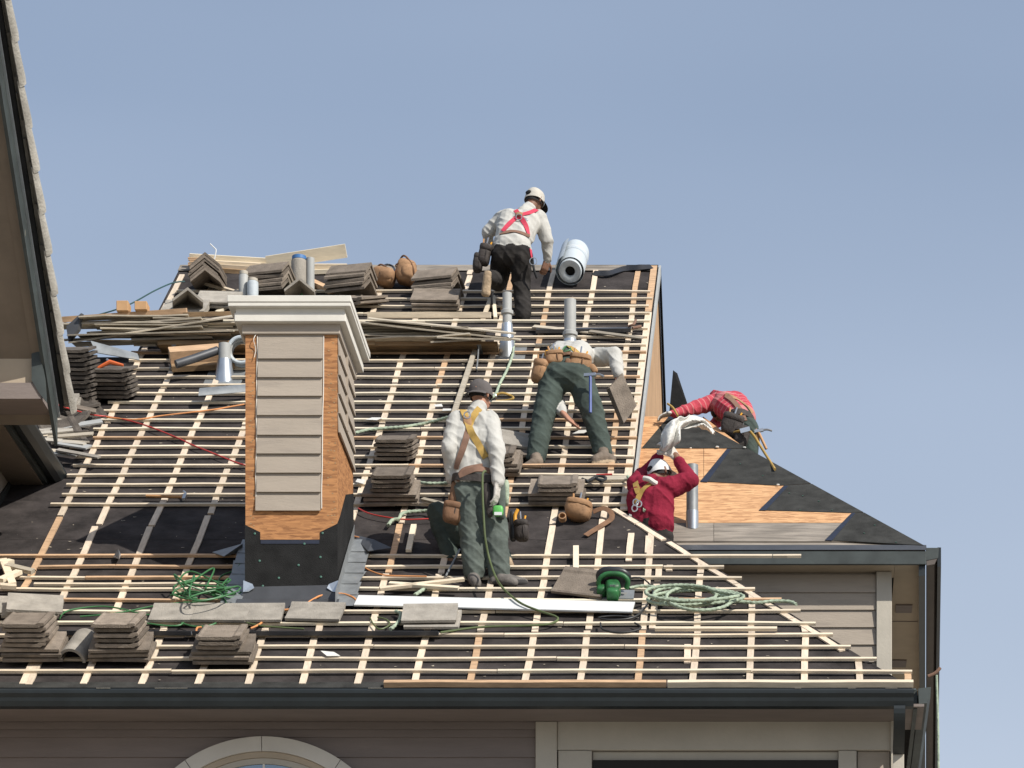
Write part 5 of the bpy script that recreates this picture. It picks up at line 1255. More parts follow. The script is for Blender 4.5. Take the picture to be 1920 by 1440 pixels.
def pile(n, cx0, cx1, zc, thick, tiltsign, label, group, l0=0.6, l1=1.35):
    for i in range(n):
        q = i/(n-1); L = rnd.uniform(l0, l1); xc = hx(rnd.uniform(cx0, cx1), PY)
        z = ZC+hs+0.052+thick*q+rnd.uniform(-.01, .01)
        ti = tiltsign*rnd.uniform(-0.010, 0.055); yaw = rnd.uniform(-0.10, 0.10)
        y_ = PY+rnd.uniform(-0.10, 0.06)+0.0*q
        d = Vector((math.cos(yaw)*L/2, math.sin(yaw)*L/2, math.sin(ti)*L/2))
        c = Vector((xc, y_, z)); w = rnd.uniform(0.10, 0.19); h = rnd.uniform(0.008, 0.017)
        m = MB(); m.beam(c-d, c+d, w, h, up=Vector((rnd.uniform(-.03, .03), rnd.uniform(-.35, .05), 1)), seg=4, wob=rnd.uniform(0, 0.012))
        tag(obj('stripped_board', m, 'weathered'), label, 'board', group)
pile(24, 215, 400, 0, 0.20, 1, 'weathered grey siding board in the stripped pile left of the chimney', 'stripped boards left of the chimney')
pile(24, 690, 800, 0, 0.15, -1, 'weathered grey siding board in the stripped pile right of the chimney', 'stripped boards right of the chimney')
board(P(130, 641, PY-0.1), P(440, 592, PY-0.1), 0.16, 0.012, 'weathered', 'long pale siding board sloping up to the chimney cap', up=Vector((0, -0.5, 1)), seg=4, wob=0.006)
board(P(128, 628, PY-0.14), P(440, 620, PY-0.14), 0.15, 0.012, 'weathered', 'long grey siding board at the front of the left pile', up=Vector((0, -0.4, 1)), seg=4, wob=0.006)
board(P(118, 599, PY+0.1), P(350, 583, PY+0.1), 0.10, 0.05, 'pine_orange', 'orange brown timber lying on the left pile of siding', up=Vector((0, -0.4, 1)))
board(P(345, 590, PY+0.1), P(505, 586, PY+0.1), 0.10, 0.04, 'plank_brown', 'brown timber running behind the chimney cap', up=Vector((0, -0.4, 1)))
board(P(690, 591, PY+0.05), P(920, 591, PY+0.05), 0.10, 0.05, 'pine', 'thick pine board on top of the right pile of siding', up=Vector((0, -0.3, 1)))
for a, b, lb in (((680, 604), (976, 637), 'long siding board slanting down to the right past the vent pipe'), ((690, 597), (966, 625), 'grey siding board over the right pile reaching the vent pipe'), ((820, 632), (958, 637), 'short grey siding board in front of the vent cone')):
    board(P(a[0], a[1], PY-0.16), P(b[0], b[1], PY-0.13), 0.15, 0.012, 'weathered', lb, up=Vector((0, -0.45, 1)), seg=4, wob=0.005)
board(P(808, 641, PY-0.15), P(950, 633, PY-0.15), 0.10, 0.012, 'weathered', 'narrow siding board poking out under the right pile', up=Vector((0, -0.45, 1)))
# lumber at the ridge
YT = RY(512)
for i, (x0, y0, x1, y1, w, h, mt, lb) in enumerate((
    (356, 483, 560, 495, 0.05, 0.075, 'pine_pale', 'long pine batten on top of the ridge bundle'),
    (362, 490, 600, 503, 0.09, 0.04, 'pine', 'pine batten under the top one of the ridge bundle'),
    (356, 495, 545, 508, 0.08, 0.04, 'pine', 'pine batten low in the ridge bundle'),
    (360, 502, 540, 516, 0.09, 0.04, 'plank_brown', 'brown timber at the bottom of the ridge bundle'),
    (500, 493, 649, 470, 0.05, 0.125, 'pine_pale', 'wide pine plank tilted up to the sky behind the tile stacks'),
    (570, 500, 650, 500, 0.09, 0.05, 'pine', 'pine board ends showing left of the ridge tile stack'),
    (575, 510, 648, 507, 0.09, 0.04, 'pine_pale', 'short pale pine board below the tilted plank'))):
    board(P(x0, y0, YT+0.05-0.02*i), P(x1, y1, YT+0.05-0.02*i), w, h, mt, lb, up=Vector((0, -0.5, 1)))
for i in range(9):
    y_ = 482+i*3.2; x = 352+rnd.uniform(-2, 6)+i*0.2
    board(P(x, y_+2, YT-0.02), P(x+45, y_+4, YT-0.02), 0.022, 0.012, 'pine_orange', 'thin orange batten end sticking out of the ridge bundle', 'thin batten ends of the ridge bundle', up=ZUP, name='batten_end')
m = MB(); m.tube(spline([P(402, 486, YT-0.05), P(405, 470, YT-0.05), P(403, 466, YT-0.05), P(394, 457, YT-0.05)], 0.01), 0.006, 8); tag(obj('bent_wire', m, 'white_paint'), 'bent white wire standing up from the ridge bundle', 'wire')
board(P(374, 528, RY(540)-0.1), P(446, 549, RY(545)-0.15), 0.06, 0.03, 'pine', 'pine stick leaning in front of the V shaped ridge tiles', up=Vector((0, -0.5, 1)))
board(P(548, 512, RY(530)), P(624, 547, RY(545)-0.15), 0.08, 0.045, 'pine_orange', 'orange timber slanting down behind the chimney cap', up=Vector((0, -0.5, 1)))
board(P(478, 530, RY(545)-0.1), P(498, 518, RY(545)-0.05), 0.05, 0.03, 'pine_pale', 'short pale stick beside the grey jars', up=Vector((0, -0.5, 1)))
board(P(408, 586, RY(585)-0.1), P(442, 561, RY(575)-0.1), 0.06, 0.025, 'pine_pale', 'pale stick leaning at the left end of the chimney cap', up=Vector((0, -0.5, 1)))
board(P(380, 557, RY(570)-0.1), P(436, 556, RY(570)-0.1), 0.05, 0.02, 'pine_pale', 'pale batten offcut lying on grey tiles left of the chimney cap', up=Vector((0, -0.5, 1)))
# jars, bucket and pipes behind the chimney
def can(px, py, r, h, mt, lid, label, cat, name):
    b = R(px, py, 0.03); t = thing(name, label, cat, b); M = Matrix.Translation(b)
    m = MB(); m.lathe([(r*0.96, 0), (r, 0.02), (r, h*0.86), (r*0.82, h*0.90), (r*0.82, h*0.92)], M, 24); obj('container', m, mt, t)
    m = MB(); m.lathe([(r*0.9, h*0.90), (r*0.9, h), (r*0.84, h*1.01)], M, 24); obj('lid', m, lid, t)
can(457, 566, 0.046, 0.29, 'pipe_grey', 'trim_tan', 'tall grey canister with a pale lid behind the chimney cap', 'canister', 'canister')
can(474, 570, 0.054, 0.24, 'roll_white', 'trim_tan', 'short pale spray canister with tan cap behind the chimney cap', 'canister', 'canister')
can(561, 545, 0.078, 0.33, 'tile_light', 'plastic_blue', 'grey bucket with a blue lid at the ridge', 'bucket', 'bucket')
b = R(582, 548, 0.02); m = MB(); m.lathe([(0.040, 0), (0.040, 0.33), (0.034, 0.33), (0.034, 0.25)], Matrix.Translation(b), 20); tag(obj('pipe', m, 'pipe_grey'), 'upright grey pipe beside the blue lidded bucket', 'pipe')
m = MB(); m.blob(R(557, 546, 0.10), (0.10, 0.07, 0.07), e=0.8, lump=0.4); tag(obj('green_bag', m, 'hose_green'), 'crumpled green bag between ridge tile stacks', 'bag')
# leather bags near the ridge
def bag(px, py, r, label, mt='leather_tan', ry=0):
    b = R(px, py, 0.05); t = thing('leather_bag', label, 'bag', b)
    pouch(t, b+Vector((0, 0, r[2]*0.9)), r, mt, 'bag_body', ry=ry, flap=False)
    m = MB(); m.blob(b+Vector((r[0]*0.2, -r[1]*0.55, r[2]*0.75)), (r[0]*0.6, r[1]*0.6, r[2]*0.55), e=0.7, lump=0.5); obj('side_pocket', m, mt, t)
    m = MB(); m.tube(spline([b+Vector((-r[0]*0.8, 0, r[2]*1.5)), b+Vector((-r[0]*0.2, -r[1]*0.6, r[2]*2.05)), b+Vector((r[0]*0.6, -r[1]*0.9, r[2]*1.3)), b+Vector((r[0]*0.9, -r[1]*0.8, r[2]*0.3))], 0.02), 0.009, 8); obj('strap', m, 'leather_brown', t); return t
bag(719, 534, (0.11, 0.10, 0.085), 'slumped tan leather tool bag beside the ridge tile stack', ry=12)
t = bag(762, 533, (0.105, 0.10, 0.125), 'round tan leather tool bag standing at the ridge', ry=-4)
m = MB(); m.tube(spline([R(712, 515, 0.12), P(722, 497, RY(520)), P(737, 500, RY(520)), R(742, 516, 0.12)], 0.02), 0.010, 8); obj('bag_handle', m, 'plastic_black', t)
# pouch with its belt by the lower tiles
b = R(1084, 975, 0.03); t = thing('tool_pouch', 'brown leather pouch with trailing belt lying on bare felt', 'pouch', b)
pouch(t, b+Vector((0.0, 0.0, 0.075)), (0.105, 0.10, 0.085), 'leather_tan', 'pouch_body', ry=12)
def ribbon(pts, w, mt, name, parent, t=0.005):
    p = spline(pts, 0.03); m = MB(); vs = []
    for i, q in enumerate(p):
        d = (p[min(i+1, len(p)-1)]-p[max(i-1, 0)]).normalized(); s = d.cross(Vector((0, -0.75, 0.35))).normalized(); nn = s.cross(d)
        for e, g_ in ((-1, -1), (1, -1), (1, 1), (-1, 1)): vs.append(q+s*e*w/2+nn*g_*t/2)
    m.add(vs, [(i*4+k, i*4+(k+1) % 4, i*4+4+(k+1) % 4, i*4+4+k) for i in range(len(p)-1) for k in range(4)]+[(3, 2, 1, 0), tuple(len(p)*4-4+k for k in range(4))]); m.smooth = True
    return obj(name, m, mt, parent)
ribbon([R(1112, 960, 0.06), R(1130, 953, 0.09), R(1145, 960, 0.08), R(1147, 972, 0.05), R(1130, 984, 0.04), R(1112, 995, 0.03), R(1098, 1004, 0.03)], 0.045, 'leather_brown', 'strap', t)
m = MB(); m.lathe([(0.032, 0), (0.032, 0.05), (0.024, 0.05), (0.024, 0.01)], Matrix.Translation(R(1055, 974, 0.05)) @ Matrix.Rotation(D2R(70), 4, 'X'), 16); tag(obj('ring_cap', m, 'leather_tan'), 'small open tan cap lying beside the leather pouch', 'cap')
# tile in the bending man's hand
Yt = RY(872)+0.40
m = MB(); m.prism([P(1137, 731, Yt+0.03), P(1161, 704, Yt+0.06), P(1188, 765, Yt+0.0), P(1164, 798, Yt-0.05)], Vector((0.03, -0.05, 0.004)))
tag(obj('concrete_tile', m, 'tile'), "brown roof tile hanging from the bending man's right hand", 'tile')
# hammers
def hammer(a, b, hm, label, head_dir):
    a = Vector(a); b = Vector(b); t = thing('hammer', label, 'hammer', a)
    m = MB(); m.tube(spline([a, a.lerp(b, 0.4), a.lerp(b, 0.7), b], 0.03), 0.013, 10); obj('handle', m, hm, t)
    hd_ = Vector(head_dir).normalized(); d = (a-b).normalized()
    m = MB(); m.beam(a-hd_*0.055, a+hd_*0.05, 0.026, 0.026, up=d); obj('hammer_head', m, 'steel', t)
    m = MB(); m.tube(spline([a+hd_*0.045, a+hd_*0.085-d*0.004, a+hd_*0.12-d*0.025], 0.01), 0.010, 8); obj('claw', m, 'steel', t)
jb = J(RY(872))
hammer(jb(1107, 703, 0.06), jb(1107, 774, 0.0), 'handle_blue', 'blue handled hammer hanging from the bending man, head at the belt', (1, -0.2, 0))
hammer(R(346, 932, 0.06), R(274, 930, 0.05), 'wood_handle', 'wooden handled hammer lying on the battens left of the chimney', (0.0, 0.6, 0.5))
jf = J(31.2)
hammer(jf(1421, 808, 0.02), jf(1437, 842, 0.02), 'wood_handle', "wooden handled hammer hanging at the striped man's hip", (1, 0, 0.2))
# white cloth held up
tp = spline([Vector((x, y, 0)) for x, y in ((1239, 838), (1240, 815), (1252, 798), (1268, 784), (1290, 779), (1312, 783), (1330, 795), (1338, 812))], 2.0)
bt = spline([Vector((x, y, 0)) for x, y in ((1248, 846), (1262, 840), (1277, 826), (1275, 804), (1293, 802), (1310, 801), (1326, 806), (1337, 814))], 2.0)
nu, nv_ = 60, 16; m = MB(); vs = []
for i in range(nu+1):
    q = i/nu; a_ = tp[min(int(q*(len(tp)-1)), len(tp)-1)]; b_ = bt[min(int(q*(len(bt)-1)), len(bt)-1)]
    for k in range(nv_+1):
        t_ = k/nv_; x = a_.x+(b_.x-a_.x)*t_; y = a_.y+(b_.y-a_.y)*t_
        dep = 28.80+1.0*max(0, q-0.35)**1.2-0.12*math.sin(math.pi*t_)*(0.5+0.5*math.sin(q*9))-0.05*math.cos(t_*9+q*14)
        p = P(x, y, dep); p += Vector((0.02*noise.noise(p*6), 0.05*noise.noise(p*8+Vector((3, 0, 0))), 0.015*noise.noise(p*11)))
        vs.append(p)
W_ = nv_+1
m.add(vs, [(i*W_+k, i*W_+k+1, (i+1)*W_+k+1, (i+1)*W_+k) for i in range(nu) for k in range(nv_)]); m.smooth = True
tag(obj('white_cloth', m, 'cloth_white'), 'crumpled white cloth held up over the roof by the man in maroon', 'cloth'); sd_ = bpy.data.objects['white_cloth'].modifiers.new('thick', 'SOLIDIFY'); sd_.thickness = 0.006
# white board and dark metal strips lying on the battens
board(R(668, 1126, 0.062), R(1188, 1139, 0.062), 0.21, 0.012, 'white_paint', 'long white painted trim board lying across the battens', cat='board')
def metal(a, b, w, lb, mt='flash_dark', h=0.006, lift=0.0):
    m = MB(); m.beam(a, b, w, 0.004, up=NRM); s_ = (b-a).normalized().cross(NRM)
    m.beam(a+s_*w/2+NRM*0.018, b+s_*w/2+NRM*0.018, 0.004, 0.034, up=NRM); return tag(obj('metal_flashing', m, mt), lb, 'flashing')
metal(R(105, 1187, 0.055), R(360, 1188, 0.055), 0.075, 'dark grey metal strip left end, between the stacks near the eave')
metal(R(362, 1188, 0.056), R(823, 1188, 0.056), 0.075, 'long dark grey metal strip across the battens below the chimney')
metal(R(1005, 620, 0.055), R(1183, 618, 0.055), 0.16, 'dark metal strip lying across the battens near the tall vent pipes')
board(R(1000, 612, 0.06), R(1120, 624, 0.06), 0.07, 0.012, 'weathered', 'thin brown board lying under the tall vent pipe')
board(R(1105, 621, 0.075), R(1205, 634, 0.06), 0.06, 0.012, 'weathered', 'thin grey lath slanting toward the gable edge')
m = MB(); m.tube(spline([R(1178, 612, 0.07), R(1188, 608, 0.09), R(1192, 600, 0.09)], 0.01), 0.012, 8); m.tube([R(1186, 615, 0.07), R(1202, 612, 0.07)], 0.014, 8); tag(obj('red_tool', m, 'brown_strap'), 'small reddish tool on the dark strip near the gable', 'tool')
board(R(1012, 900, 0.06), R(1176, 897, 0.06), 0.10, 0.02, 'weathered', 'weathered grey board lying on battens below the bending man')
m = MB(); m.tube(spline([R(1092, 898, 0.08), R(1104, 902, 0.09), R(1116, 897, 0.09), R(1128, 902, 0.09), R(1136, 896, 0.09), R(1120, 893, 0.09), R(1100, 904, 0.09)], 0.02), 0.012, 8); tag(obj('rope_lock', m, 'cable_black'), 'tangled dark strap on the grey board below the bending man', 'strap')
board(R(1118, 891, 0.06), R(1148, 890, 0.06), 0.02, 0.015, 'cable_red', 'small red tool lying above the grey board', name='red_tool', cat='tool')
# loose battens and lath
for a, b, lb, mt in (((893, 650), (846, 790), 'long grey lath leaning up the roof above the man in the grey cap', 'weathered'), ((1228, 1179), (1457, 1179), 'short pine batten lying loose between two rows near the hip', 'pine'),
    ((712, 1104), (870, 1086), 'loose pine batten by the feet of the man in the grey cap', 'pine'), ((730, 1094), (860, 1103), 'second loose pine batten crossing another by the chimney', 'pine_pale'),
    ((792, 936), (858, 952), 'weathered board propped by the crouching man', 'weathered'), ((776, 985), (766, 1033), 'short pine piece standing upslope right of the chimney', 'pine_pale'), ((1080, 1070), (1080, 1025), 'short loose pine piece lying upslope on bare felt', 'pine_pale')):
    board(R(a[0], a[1], 0.07), R(b[0], b[1], 0.07), 0.045, 0.022, mt, lb, name='loose_batten', cat='batten')
m = MB(); m.tube([R(862, 1030, 0.12), R(836, 1080, 0.06)], 0.008, 8); tag(obj('metal_rod', m, 'galv_dull'), 'thin grey rod leaning beside the crouching man', 'rod')
board(P(905, 600, RY(600)-0.12), P(919, 562, RY(575)), 0.04, 0.02, 'pine', 'pine stick leaning under the boot of the man on the ridge', up=ZUP, name='loose_batten', cat='batten')
board(P(929, 596, RY(600)-0.12), P(925, 555, RY(572)), 0.035, 0.02, 'pine_pale', 'upright pale stick beside the vent pipe below the ridge man', up=ZUP, name='loose_batten', cat='batten')
# scrap timber at the lower left corner
for x0, y0, x1, y1, mt, lb in ((0, 1088, 36, 1072, 'pine_pale', 'pale scrap batten slanting at the lower left'), (6, 1050, 24, 1096, 'pine', 'scrap batten pointing downslope at the lower left'), (12, 1060, 62, 1072, 'weathered', 'grey scrap wood behind the pale scraps'), (0, 1098, 30, 1100, 'pine', 'short scrap batten lowest of the scraps'), (0, 1056, 22, 1052, 'pine_pale', 'splintered pale scrap above the other scraps')):
    board(R(x0, y0, 0.09), R(x1, y1, 0.07), 0.06, 0.03, mt, lb, name='scrap_wood', cat='scrap wood')
# debris by the dark gutter on the left
for i in range(16):
    px = rnd.uniform(88, 150); py = 792+i*4.2; L = rnd.uniform(0.2, 0.45)
    u, v = RUV(px, py, 0.10); a = rnd.uniform(-0.9, 0.9)
    board(RF(u-L/2, v-a*0.1, 0.08+rnd.uniform(0, 0.08)), RF(u+L/2, v+a*0.1, 0.08+rnd.uniform(0.0, 0.08)), rnd.uniform(0.04, 0.10), 0.014, rnd.choice(['pine', 'weathered', 'trim_tan', 'tile_light', 'pipe_grey']), 'broken bit of siding in the debris beside the dark gutter', 'debris beside the dark gutter', name='siding_scrap', cat='scrap')
board(R(110, 757, 0.20), R(180, 772, 0.12), 0.10, 0.02, 'tile', 'dark board sloping down beside the low tile pile')
m = MB(); m.prism([R(170, 640, 0.30), R(258, 664, 0.18), R(262, 676, 0.15), R(180, 662, 0.22)], NRM*0.006); tag(obj('metal_sheet', m, 'galv_dull'), 'dull metal valley sheet sticking out under the left board pile', 'metal sheet')
m = MB(); m.prism([P(152, 587, 31.9), P(146, 618, 31.9), P(128, 640, 31.9), P(124, 612, 31.9)], (0.02, 0.03, 0)); tag(obj('metal_offcut', m, 'flash_dark'), 'pointed dark metal offcut at the far end of the left pile', 'metal offcut')
for x0, x1, y0, y1, lb in ((222, 244, 571, 590, 'small cardboard box on the left board pile'), (256, 279, 572, 588, 'second small cardboard box right of the first on the left pile')):
    m = MB(); a = P(x0, y1, PY+0.1); b = P(x1, y0, PY+0.1); m.box((a.x, PY, a.z), (b.x, PY+0.15, b.z)); bevel(tag(obj('cardboard_box', m, 'cardboard'), lb, 'box'))
b = R(206, 685, 0.30); t = thing('orange_tool', 'orange handled tool lying on the low dark tile pile', 'tool', b)
m = MB(); m.tube([b+Vector((-0.12, 0, -0.03)), b+Vector((0.0, 0, 0.03)), b+Vector((0.12, 0, 0.0))], [0.012, 0.022, 0.012], 8); obj('handle', m, 'orange_paint', t)
m = MB(); m.tube([b+Vector((0.0, 0, 0.03)), b+Vector((-0.03, 0.02, 0.06))], 0.012, 8); obj('shank', m, 'steel', t)
# things behind the chimney on the left: timber block, duct, dark tube, curved metal
board(R(318, 668, 0.13), R(425, 660, 0.13), 0.16, 0.12, 'pine_orange', 'orange timber block left of the small vent cone', seg=1)
board(R(322, 690, 0.06), R(440, 684, 0.06), 0.09, 0.05, 'plank_brown', 'brown timber under the dark tube')
m = MB(); m.tube([R(330, 683, 0.17), R(362, 673, 0.19), R(408, 657, 0.21)], 0.038, 14); tag(obj('dark_tube', m, 'flash_dark'), 'dark grey tube lying across the orange timber block', 'tube')
b = R(458, 672, 0.12); t = thing('flexible_duct', 'coil of white flexible duct against the chimney', 'duct', b)
for k, r in enumerate((0.118, 0.108, 0.120, 0.110)):
    m = MB(); m.tube([b+Vector((-0.02+r*math.cos(a), -0.05+k*0.035, 0.06+r*math.sin(a))) for a in [2*math.pi*i/28 for i in range(29)]], 0.017, 8); obj('duct_ring', m, 'roll_white' if k % 2 == 0 else 'pipe_grey', t)
m = MB(); n = 12; vs = []
for i in range(n+1):
    a = D2R(20+120*i/n)
    for (px, py) in ((376, 750), (470, 742)):
        c = R(px, py, 0.06); vs.append(c+UPH*(0.11*math.cos(a))+NRM*(0.10*math.sin(a)))
vs += [Vector(v)-NRM*0.004 for v in vs]; N_ = 2*(n+1)
m.add(vs, [(i*2, i*2+1, i*2+3, i*2+2) for i in range(n)]+[(N_+i*2+2, N_+i*2+3, N_+i*2+1, N_+i*2) for i in range(n)]); m.smooth = True
tag(obj('curved_metal', m, 'galv_dull'), 'curved sheet of bare metal lying left of the chimney', 'metal sheet')
# bent flashing offcuts on the felt
for pts, lb, mt in (([(398, 1036), (455, 1020), (455, 1034), (420, 1044)], 'bluish bent metal offcut in the shade left of the chimney foot', 'galv_dull'), ([(660, 1002), (700, 1012), (735, 1028), (690, 1034)], 'dark triangular metal offcut right of the chimney foot', 'flash_dark'), ([(212, 1045), (222, 1030), (227, 1041), (224, 1049)], 'small bent scrap of bright metal on the shaded felt', 'galv')):
    m = MB(); m.prism([R(x, y, 0.03+0.06*(i % 2)) for i, (x, y) in enumerate(pts)], NRM*0.004); tag(obj('metal_offcut', m, mt), lb, 'metal offcut')
# torn plastic at the ridge
ribbon([R(1112, 512, 0.03), R(1140, 512, 0.05), R(1170, 504, 0.03), R(1200, 501, 0.05), R(1222, 500, 0.03)], 0.07, 'plastic_black', 'plastic_strip', None); tag(bpy.data.objects['plastic_strip'], 'strip of torn black plastic along the ridge by the gable', 'plastic strip')
# circular saw
b = R(1150, 1122, 0.04); saw = thing('circular_saw', 'green circular saw with black guard resting on the battens', 'saw', b)
q = lambda x, y, z: b+Vector((x, 0, 0))+UPH*y+NRM*z
Ms = MR.to_3x3()
m = MB(); m.blob(q(0.0, 0.02, 0.07), (0.058, 0.085, 0.062), Ms @ Matrix.Rotation(0.15, 3, 'Z'), e=0.55); obj('motor_body', m, 'saw_green', saw)
m = MB(); m.blob(q(0.0, -0.06, 0.055), (0.048, 0.05, 0.052), Ms, e=0.45); obj('motor_end', m, 'saw_green', saw)
m = MB(); m.blob(q(0.0, 0.13, 0.12), (0.14, 0.035, 0.085), Ms @ Matrix.Rotation(0.1, 3, 'Y'), e=0.85); obj('blade_guard', m, 'plastic_black', saw)
m = MB(); m.tube(spline([q(-0.10, 0.05, 0.05), q(-0.115, 0.06, 0.11), q(-0.06, 0.07, 0.165), q(0.06, 0.07, 0.165), q(0.115, 0.06, 0.12), q(0.10, 0.05, 0.06)], 0.02), 0.019, 10); obj('handle', m, 'saw_green', saw)
m = MB(); m.blob(q(-0.09, 0.03, 0.05), (0.04, 0.05, 0.045), Ms, e=0.6); obj('gear_housing', m, 'saw_green', saw)
m = MB(); m.box((-0.13, -0.03, 0.0), (0.16, 0.16, 0.006), Matrix.Translation(b+NRM*0.004) @ MR.to_3x3().to_4x4()); obj('base_plate', m, 'galv_dull', saw)
m = MB(); m.box((-0.022, -0.002, -0.02), (0.022, 0.002, 0.02), Matrix.Translation(q(0.0, -0.055, 0.108)) @ MR.to_3x3().to_4x4()); obj('rating_plate', m, 'galv_dull', saw)
# ropes, hoses and cables
def rope(pts, r, mt, label, cat='rope', name='rope', w=0.05, strands=0, step=0.03, n=8):
    q = [R(p[0], p[1], p[2] if len(p) > 2 else w) for p in pts]
    m = MB(); m.tube(spline(q, step), r, n, strands=strands, twist=140, amp=0.22); return tag(obj(name, m, mt), label, cat)
co = []
for i in range(84):
    a = i*0.40; lp = int(a/(2*math.pi)); rl = random.Random(lp*7+3); sm_ = (a/(2*math.pi)) % 1
    cx_ = 1302+rl.uniform(-26, 26); cy_ = 1116+rl.uniform(-6, 8); rx = rl.uniform(52, 88); ry = rl.uniform(10, 20)
    co.append((cx_+rx*math.cos(a)+5*math.sin(i*0.31), cy_+ry*math.sin(a)+2.5*math.sin(i*0.53), 0.056+0.0014*i))
co += [(1380, 1128, 0.07), (1420, 1130, 0.06), (1450, 1127, 0.06), (1480, 1128, 0.06), (1493, 1133, 0.06)]
rope(co, 0.0125, 'rope_pale', 'coiled pale green twisted rope beside the green saw', strands=3, step=0.014, n=12)
rope([(1180, 1103), (1200, 1099), (1222, 1100), (1244, 1104)], 0.012, 'rope_pale', 'short pale rope end running from the saw to the coil', strands=3, step=0.014, n=12)
rope([(666, 812), (690, 806), (720, 803), (760, 800), (800, 793), (842, 782, 0.12), (866, 776, 0.22)], 0.013, 'rope_pale', 'pale green rope running from the chimney to the man in the grey cap', strands=3, step=0.014, n=12)
rope([(963, 640, 0.10), (961, 665), (950, 695), (937, 720), (930, 738), (922, 746, 0.12)], 0.012, 'rope_pale', 'pale green rope dropping from the vent cone to the yellow hook', strands=3, step=0.014, n=12)
rope([(783, 903), (800, 906), (830, 906), (856, 903, 0.10)], 0.012, 'rope_pale', 'short pale rope entering behind the waist of the man in the grey cap', strands=3, step=0.014, n=12)
rope([(728, 985), (736, 975), (748, 973), (752, 965), (765, 960), (800, 958), (825, 957, 0.10)], 0.014, 'rope_pale', 'thick pale rope end curling on bare felt right of the chimney', strands=3, step=0.014, n=12)
rope([(778, 1116), (790, 1108), (800, 1101)], 0.014, 'rope_pale', 'thick pale rope stub coming out above the white board', strands=3, step=0.014, n=12)
rope([(732, 1180), (746, 1168), (752, 1152), (742, 1146)], 0.014, 'rope_pale', 'thick pale rope loop below the white board', strands=3, step=0.014, n=12)
rope([(1177, 893, 0.09), (1186, 908, 0.10), (1196, 930, 0.10), (1209, 958, 0.06)], 0.013, 'rope_pale', 'pale rope hanging over the gable edge beside the maroon sweater', strands=3, step=0.014, n=12)
m = MB(); m.tube(spline([P(924, 745, RY(745)-0.15), P(940, 737, RY(745)-0.15), P(958, 742, RY(745)-0.1), P(962, 747, RY(748)-0.1), P(950, 751, RY(748)-0.1), P(930, 752, RY(748)-0.1)], 0.012), 0.011, 8); tag(obj('rope_grab', m, 'yellow_strap'), 'yellow webbing loop and hook beside the grey cap', 'strap')
m = MB(); m.blob(P(926, 743, RY(745)-0.15), (0.03, 0.02, 0.022), e=0.7); tag(obj('steel_hook', m, 'steel'), 'steel hook joining the rope and the yellow webbing', 'hook')
m = MB(); m.tube(spline([P(850, 775, RY(800)), P(849, 820, RY(860)), P(850, 870, RY(900)-0.1), P(850, 915, RY(930)-0.2)], 0.03), 0.011, 8); tag(obj('lifeline', m, 'weathered'), 'weathered rope running down behind the left arm of the grey cap man', 'rope')
jc = J(RY(1096))
hp_ = [jc(911, 884, -0.20), jc(905, 888, -0.22), jc(905, 930, -0.24), jc(907, 970, -0.24), jc(910, 1010, -0.24), jc(918, 1050, -0.22), R(930, 1083, 0.20), R(945, 1105, 0.10), R(975, 1130, 0.09), R(1010, 1145, 0.08), R(1040, 1155, 0.06), R(1046, 1162, 0.05), R(1030, 1170, 0.05), R(990, 1173, 0.05), R(900, 1176, 0.05), R(826, 1186, 0.06)]
m = MB(); m.tube(spline(hp_, 0.03), 0.009, 8); tag(obj('air_hose', m, 'hose_olive'), 'thin olive hose hanging from the grey cap man down over the white board', 'hose')
g = []
for i in range(48):
    a = i*0.62+0.5*math.sin(i); g.append((385+46*math.cos(a)+18*math.sin(i*1.7)+0.35*i-8, 1106+11*math.sin(a)+9*math.cos(i*1.3)-(22 if i % 9 == 0 else 0), 0.06+0.0022*i+0.03*abs(math.sin(i*0.9))))
rope(g+[(430, 1120), (452, 1110)], 0.007, 'hose_green', 'tangle of thin green hose left of the chimney foot', 'hose', 'green_hose')
rope([(112, 1160), (118, 1150), (140, 1142), (190, 1137), (230, 1142), (270, 1152), (320, 1154), (345, 1160), (338, 1172), (310, 1173), (270, 1168)], 0.0065, 'hose_green', 'green hose snaking along the row of grey tiles', 'hose', 'green_hose')
rope([(150, 1156), (200, 1152), (240, 1146), (290, 1136), (340, 1130), (380, 1128), (415, 1120), (425, 1140), (405, 1168), (370, 1175), (340, 1168)], 0.0065, 'hose_green', 'green hose looping over the grey tiles below the tangle', 'hose', 'green_hose')
rope([(398, 1132), (420, 1145), (450, 1163), (482, 1172), (520, 1176), (570, 1179)], 0.007, 'hose_olive', 'thin dark olive cable running below the chimney foot', 'cable', 'cable')
rope([(415, 1118), (408, 1100), (415, 1080), (438, 1070), (450, 1058), (452, 1048)], 0.0065, 'hose_green', 'green hose rising in the shade beside the chimney foot', 'hose', 'green_hose')
rope([(86, 752, 0.35), (130, 766, 0.22), (170, 777, 0.10), (200, 781), (235, 787), (280, 800), (330, 820), (365, 836), (400, 850), (440, 866), (462, 873)], 0.0065, 'cable_red', 'red cable crossing the battens from the dark eave to the chimney', 'cable', 'cable')
rope([(672, 953), (690, 962), (720, 969), (760, 974), (800, 973), (830, 972)], 0.006, 'cable_red', 'red cable on bare felt right of the chimney', 'cable', 'cable')
rope([(200, 782), (235, 786), (262, 786), (300, 780), (350, 774), (400, 768), (430, 763), (458, 758)], 0.007, 'cable_orange', 'thin orange cord across the battens left of the chimney', 'cord', 'cord')
rope([(470, 1178), (480, 1174), (492, 1166), (497, 1153), (520, 1145), (560, 1140), (585, 1125), (605, 1116), (640, 1113), (662, 1120), (668, 1126)], 0.008, 'cable_orange', 'orange cord curling under the chimney foot', 'cord', 'cord')
rope([(372, 1192), (368, 1184), (370, 1177), (378, 1176)], 0.008, 'cable_orange', 'end of orange cord behind the lone tile stack', 'cord', 'cord')
